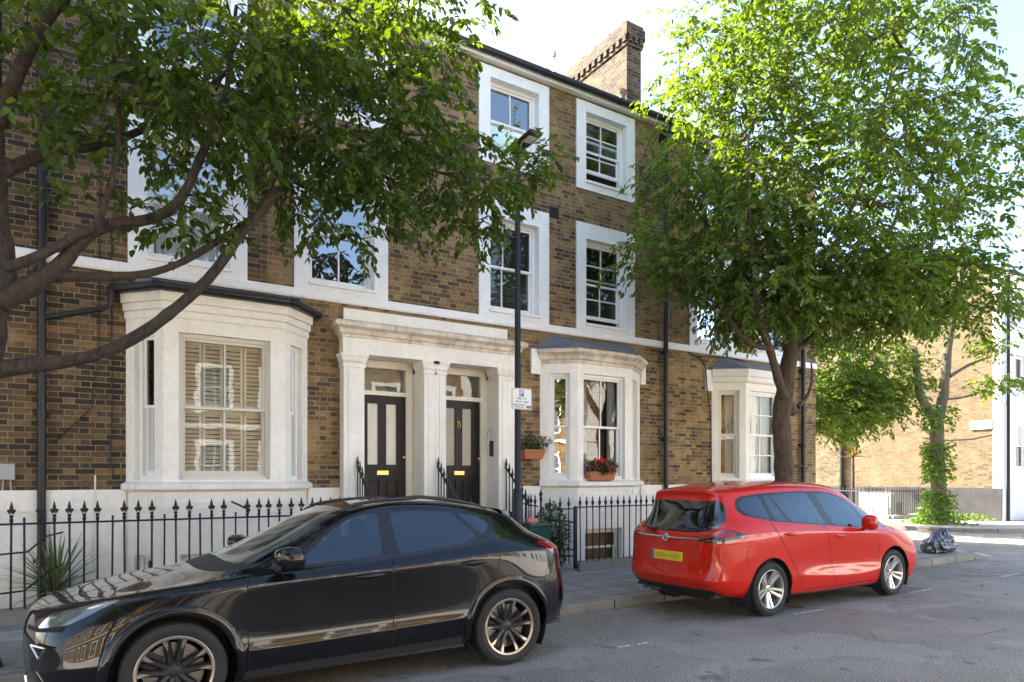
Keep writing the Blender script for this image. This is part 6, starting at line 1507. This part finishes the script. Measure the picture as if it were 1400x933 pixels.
cuts_r = [
 ('bonnet', 'paint_red', 'uv', [(0, 6.12), (5.5, 6.12), (5.6, 6.85), (0, 6.93)]),
 ('bonnet', 'gap', 'uvline', [(0, 6.10), (5.5, 6.10), (5.62, 6.5)], dict(w=.03)),
 ('body', 'trim_matt', 'uv', [(0, 6.92), (5.0, 6.88), (5.0, 7.06), (0, 7.12)]),
 ('windscreen', 'car_glass2', 'uv', [(0, 7.12), (4.35, 7.10), (4.45, 7.5), (4.35, 7.93), (0, 7.95)]),
 ('tailgate', 'paint_red', '3d', [(4.45, .68, .99), (4.58, .66, .90), (4.62, .64, .72), (4.64, .60, .54), (4.66, .5, .50), (4.68, 0, .49), (4.56, 0, 1.08), (4.5, .6, 1.05)], dict(r=0, u=(11.3, 15))),
 ('+', 'gap', '3dline', [(4.52, .70, .93), (4.58, .67, .88), (4.62, .65, .70), (4.63, .62, .57), (4.65, .52, .515), (4.67, .3, .50), (4.67, 0, .50)], dict(w=.035, u=(11.3, 15))),
 ('rear_window', 'car_glass', 'uv', [(11.95, 7.55), (11.98, 6.95), (12.35, 6.62), (12.8, 6.42), (15, 6.40), (15, 7.96), (12.3, 7.95)]),
 ('door#f', 'paint_red', 'side', [(1.44, .99), (1.42, .60), (1.43, .28), (2.42, .27), (2.52, .62), (2.66, 1.05), (2.80, 1.50), (2.2, 1.50), (1.8, 1.35), (1.5, 1.0)], dict(r=0)),
 ('door#r', 'paint_red', 'side', [(2.43, .27), (3.10, .28), (3.20, .42), (3.34, .62), (3.52, .85), (3.64, 1.0), (3.70, 1.15), (3.70, 1.50), (2.82, 1.50), (2.67, 1.05), (2.53, .62)], dict(r=0)),
 ('+', 'gap', 'line', [(1.50, .99), (1.43, .93), (1.415, .60), (1.43, .26)], dict(w=.010)),
 ('+', 'gap', 'line', [(2.68, 1.08), (2.62, .95), (2.55, .70), (2.47, .45), (2.44, .26)], dict(w=.010)),
 ('+', 'gap', 'line', [(3.72, 1.17), (3.66, 1.02), (3.52, .85), (3.32, .60), (3.20, .42), (3.12, .29)], dict(w=.010)),
 ('+', 'gap', 'line', [(1.43, .265), (2.4, .258), (3.12, .275)], dict(w=.009)),
 ('+', 'gap', 'line', [(4.12, .93), (4.2, .72), (4.14, .60)], dict(w=.007)),
 ('+', 'trim', 'side', [(1.10, .955), (1.5, .975), (2.0, 1.01), (2.5, 1.055), (3.0, 1.095), (3.6, 1.145), (4.08, 1.225), (4.17, 1.30), (4.14, 1.42), (4.05, 1.455), (3.7, 1.49), (3.0, 1.512), (2.5, 1.508), (2.2, 1.475), (1.9, 1.39), (1.5, 1.20)], dict(r=1, **WR)),
 ('door#f>side_window', 'car_glass2', 'side', [(1.62, .995), (2.0, 1.025), (2.42, 1.062), (2.50, 1.25), (2.62, 1.488), (2.35, 1.472), (2.12, 1.42), (1.86, 1.29)], dict(r=1, **WR)),
 ('quarter_light', 'car_glass2', 'side', [(1.20, .975), (1.54, .995), (1.78, 1.28), (2.02, 1.405), (1.85, 1.35), (1.5, 1.17)], dict(r=1, **WR)),
 ('door#r>side_window', 'car_glass', 'side', [(2.60, 1.075), (3.0, 1.108), (3.30, 1.132), (3.52, 1.47), (3.1, 1.49), (2.80, 1.49), (2.72, 1.35)], dict(r=1, **WR)),
 ('door#r>side_window#b', 'car_glass', 'side', [(3.37, 1.138), (3.60, 1.16), (3.66, 1.46), (3.57, 1.468)], dict(r=1, **WR)),
 ('quarter_window', 'car_glass', 'side', [(3.68, 1.165), (4.03, 1.235), (4.10, 1.31), (4.08, 1.40), (3.98, 1.44), (3.74, 1.46)], dict(r=1, **WR)),
 ('headlight', 'lamp_clear', '3d', [(.12, .52, .74), (.3, .66, .86), (.6, .78, .93), (.85, .83, .95), (.6, .84, .88), (.4, .82, .78), (.2, .7, .72)], dict(r=1)),
 ('grille', 'trim_matt', '3d', [(.0, 0, .64), (.03, .40, .62), (.08, .5, .5), (.05, .4, .4), (.02, 0, .38)], dict(r=0, u=(0, 4))),
 ('+', 'trim_matt', 'uv', [(11.9, 0), (15, 0), (15, .95), (12.6, .95), (12.2, .55)]),
 ('+', 'trim_matt', 'uv', [(5.5, 0), (10, 0), (10, .35), (5.5, .35)]),
 ('tail_light', 'lamp_dark', '3d', [(4.63, .34, .985), (4.61, .48, 1.05), (4.55, .62, 1.105), (4.48, .70, 1.125), (4.40, .79, 1.115), (4.28, .85, 1.06), (4.12, .88, 1.025), (4.30, .88, .95), (4.43, .83, .925), (4.57, .68, .915), (4.63, .5, .925)], dict(r=1)),
 ('tail_light', 'lamp_red', '3d', [(4.62, .42, .995), (4.60, .50, 1.035), (4.54, .62, 1.085), (4.48, .70, 1.105), (4.41, .78, 1.09), (4.33, .82, 1.055), (4.34, .85, 1.0), (4.44, .81, .985), (4.56, .66, .98), (4.62, .5, .978)], dict(r=1)),
 ('reflector', 'lamp_red', '3d', [(4.665, .50, .435), (4.60, .66, .44), (4.60, .66, .40), (4.665, .50, .395)], dict(r=1)),
]
rc = empty('parked_car', 'bright red people carrier with silver wheels, parked with its tail towards the black car', 'car', (0, 0, 0), group='cars parked along the kerb')
orr = car_body(rc, SR, cuts_r, ar_r, 'paint_red'); wells(rc, SR, ar_r, 4.66, .20)
for x in (1.02, 3.74):
    for s_ in (1, -1): wheel(rc, x, s_*.765, s_, .328, .235, 'silver')
for k, s_ in enumerate((1, -1)):
    capsule_handle(SR, orr['door#f'][k], (2.27, 2.48), .915, .925, 'paint_red', s_); capsule_handle(SR, orr['door#r'][k], (3.30, 3.52), .985, .995, 'paint_red', s_)
    mr = MB(); bm = bmesh.new(); bmesh.ops.create_icosphere(bm, subdivisions=3, radius=1)
    for v in bm.verts:
        x, y, z = [math.copysign(abs(q)**.72, q) for q in v.co]; x = x*.10 if x < 0 else x*.06; v.co = Vector((1.86+x, s_*(.99+y*.10), 1.08+z*(.098-.25*x)))
    bm.verts.index_update(); mr.add([v.co[:] for v in bm.verts], [[v.index for v in f.verts] for f in bm.faces]); bm.free()
    mr.tube([(1.82, s_*.95, 1.02), (1.72, s_*.82, .985)], [.03, .025], 8); mr.build('wing_mirror', M['paint_red'], orr['door#f'][k], smooth=60)
pl = MB(); pl.bbox(4.625, 4.645, -.26, .26, .66, .775, .004); plo = pl.build('number_plate', M['plate_yellow'], orr['tailgate'][0])
pl = MB(); pl.bbox(4.646, 4.648, -.255, -.215, .665, .77, .001); pl.build('blue_band', M['sign_blue'], plo)
pl = MB()
for k in range(2): pl.blob((4.646, -.09+k*.22, .717), (.002, .10, .028), k, .5, 3)
pl.build('blurred_mark', M['plate_smudge'], plo)
cb = MB(); cb.tube([(4.62, -.52, .955), (4.645, -.3, .95), (4.655, 0, .95), (4.645, .3, .95), (4.62, .52, .955)], .013, 8); cb.build('chrome_strip', M['chrome'], orr['tailgate'][0], smooth=50)
Tb = Matrix.Translation((4.66, 0, .945)) @ Matrix.Rotation(math.radians(90), 4, 'Y')
eb = MB(Tb); eb.lathe([(.034, 0), (.046, .006), (.05, .0), (.046, -.01)], 24); eb.lathe([(0, .003), (.034, .003), (.034, -.01)], 20); ebo = eb.build('badge', M['chrome'], orr['tailgate'][0], smooth=40)
eb = MB(); eb.tube([(4.668, -.025, .963), (4.668, -.004, .925), (4.668, .022, .965)], .004, 5); eb.tube([(4.668, -.012, .94), (4.668, .018, .945)], .004, 5); eb.build('emblem', M['gap'], ebo)
text_mesh('SRi', .045, face_T(4.648, -.56+.0, .80, 1, 0) @ Matrix.Identity(4), 'chrome', orr['tailgate'][0])
text_mesh('TOURER', .030, face_T(4.648, .50, .80, 1, 0), 'chrome', orr['tailgate'][0])
wpr = MB(); wpr.tube([(4.56, -.30, 1.02), (4.52, -.55, 1.06)], .012, 6); wpr.bbox(4.55, 4.60, -.33, -.25, 1.0, 1.05, .01); wpr.build('rear_wiper', M['trim'], orr['tailgate'][0])
ex = MB(); ex.tube([(4.45, -.45, .27), (4.62, -.45, .265)], .03, 12); ex.bbox(4.1, 4.45, -.6, -.3, .22, .34, .04); ex.build('exhaust', M['metal'], rc, smooth=50)
cabin(rc, 1.2, 4.3, .74, 1.0, 1.5, [(2.35, (-.36, .36)), (3.2, (-.42, 0, .42)), (3.95, (-.3, .3))], 1.4)
rc.location = (10.76, 6.135, 0); rc.rotation_euler = (0, 0, math.pi)
bpy.context.view_layer.update()
# ------------------------------------------------------------------ bin, bags, litter
bn = empty('recycling_bin', 'green recycling box by the foot of the lamp post', 'bin', (6.12, 9.1, KZ))
m = MB(); m.add([(5.95, 8.95, KZ), (6.3, 8.95, KZ), (6.3, 9.25, KZ), (5.95, 9.25, KZ), (5.9, 8.9, .90), (6.30, 8.9, .90), (6.30, 9.28, .90), (5.9, 9.28, .90)], [(0, 3, 2, 1), (4, 5, 6, 7), (0, 1, 5, 4), (1, 2, 6, 5), (2, 3, 7, 6), (3, 0, 4, 7)]); m.build('body', M['green_plastic'], bn)
m = MB(); m.bbox(5.88, 6.32, 8.88, 9.3, .90, .94, .015); m.bbox(5.95, 6.25, 8.93, 9.25, .93, .955, .01); m.build('lid', M['green_plastic'], bn)
pb = MB(); pb.blob((5.98, 9.0, .99), (.08, .08, .055), 4, .7, 3, 2.5); tag(pb.build('carrier_bag', M['pink_bag'], None, smooth=True), 'crumpled pink carrier bag lying on the green bin lid', 'bag')
def m_bag():
    t = NT('bin_bag_plastic'); p = t.obj(); a = t.n('TexVoronoi', {'feature': 'F1'}, Scale=7.0, Vector=t.n('VectorMath', {'operation': 'ADD'}, _0=p, _1=t.n('TexNoise', None, Scale=4.0, Detail=4).outputs[1]).outputs[0]).outputs[0]
    return t.done((.028, .028, .031), .24, t.bump(t.noise(p, 9, 4, .6, 1.5), .5, .03), Specular_IOR_Level=1.0, Coat_Weight=.5, Coat_Roughness=.15)
M['bag'] = m_bag()
from mathutils import noise as _nz
def bag(label, c, r, seed):
    bm = bmesh.new(); bmesh.ops.create_icosphere(bm, subdivisions=6, radius=1)
    for v in bm.verts:
        n = v.co.copy(); o = Vector((seed*7.3, seed*2.1, 0))
        a = math.atan2(n.y, n.x); hz = math.sqrt(max(0, 1-n.z*n.z))
        q1 = Vector((math.cos(a)*2.4, math.sin(a)*2.4, n.z*.7))+o; q2 = Vector((n.x*1.2, n.y*1.2, n.z*3.2))+o*1.7
        k = 1+.18*_nz.noise(n*1.2+o)-.22*abs(_nz.noise(q1))*hz-.12*abs(_nz.noise(q2))-.08*abs(_nz.noise(q1*2.3))*hz-.04*abs(_nz.noise(q2*2.6))
        # folds gathered to the knot on top
        a = math.atan2(n.y, n.x); k += .05*math.sin(a*9+seed+3*n.z)*max(0, n.z)
        p = Vector((n.x*r[0]*k, n.y*r[1]*k, n.z*r[2]*k))
        if n.z > .86: p.z += (n.z-.86)*.9; 
        if p.z < -r[2]*.62: p.z = -r[2]*.62+(p.z+r[2]*.62)*.05
        v.co = p+Vector((c[0], c[1], c[2]+r[2]*.64))
    me = bpy.data.meshes.new('rubbish_bag'); bm.to_mesh(me); bm.free(); me.materials.append(M['bag']); me.polygons.foreach_set('use_smooth', [True]*len(me.polygons))
    o = bpy.data.objects.new('rubbish_bag', me); C.objects.link(o); return tag(o, label, 'rubbish bag', 'rubbish bags at the street corner')
bag('black rubbish bag slumped on the kerb nearer the red car', (15.60, 7.55, KZ), (.36, .30, .22), 1)
bag('black rubbish bag with its neck sticking up, nearer the end of the kerb', (16.02, 7.60, KZ), (.29, .27, .25), 2)
LV = Leaves(); rn = random.Random(77)
for i in range(1700):
    if i < 1300: x, y = rn.uniform(-2, 15), rn.gauss(6.75, .5)
    else: x, y = rn.uniform(1, 12), rn.uniform(3, 9)
    if y > 9.2: continue
    z = road_z(y) if y < 6.96 else KZ
    if 6.8 < y < 7.1 and z < 0: y = 6.8
    a = rn.uniform(0, 6.28); s_ = rn.uniform(.012, .035); LV.add((x, y, z+.006), (math.cos(a), math.sin(a), .1), (rn.gauss(0, .2), rn.gauss(0, .2), 1), s_, s_*.6)
M['litter'] = m_leaf('dry_petal', [(.25, .13, .05), (.40, .30, .16), (.5, .44, .3), (.16, .09, .04)], .1)
o = LV.build('fallen_leaves', M['litter'], None) if False else None
class _P: pass
def build_free(LV, name, mat):
    e = bpy.data.objects.new('tmp', None); C.objects.link(e); o = LV.build(name, mat, e); o.parent = None; bpy.data.objects.remove(e); return o
build_free(LV, 'fallen_leaves', M['litter'])['kind'] = 'stuff'
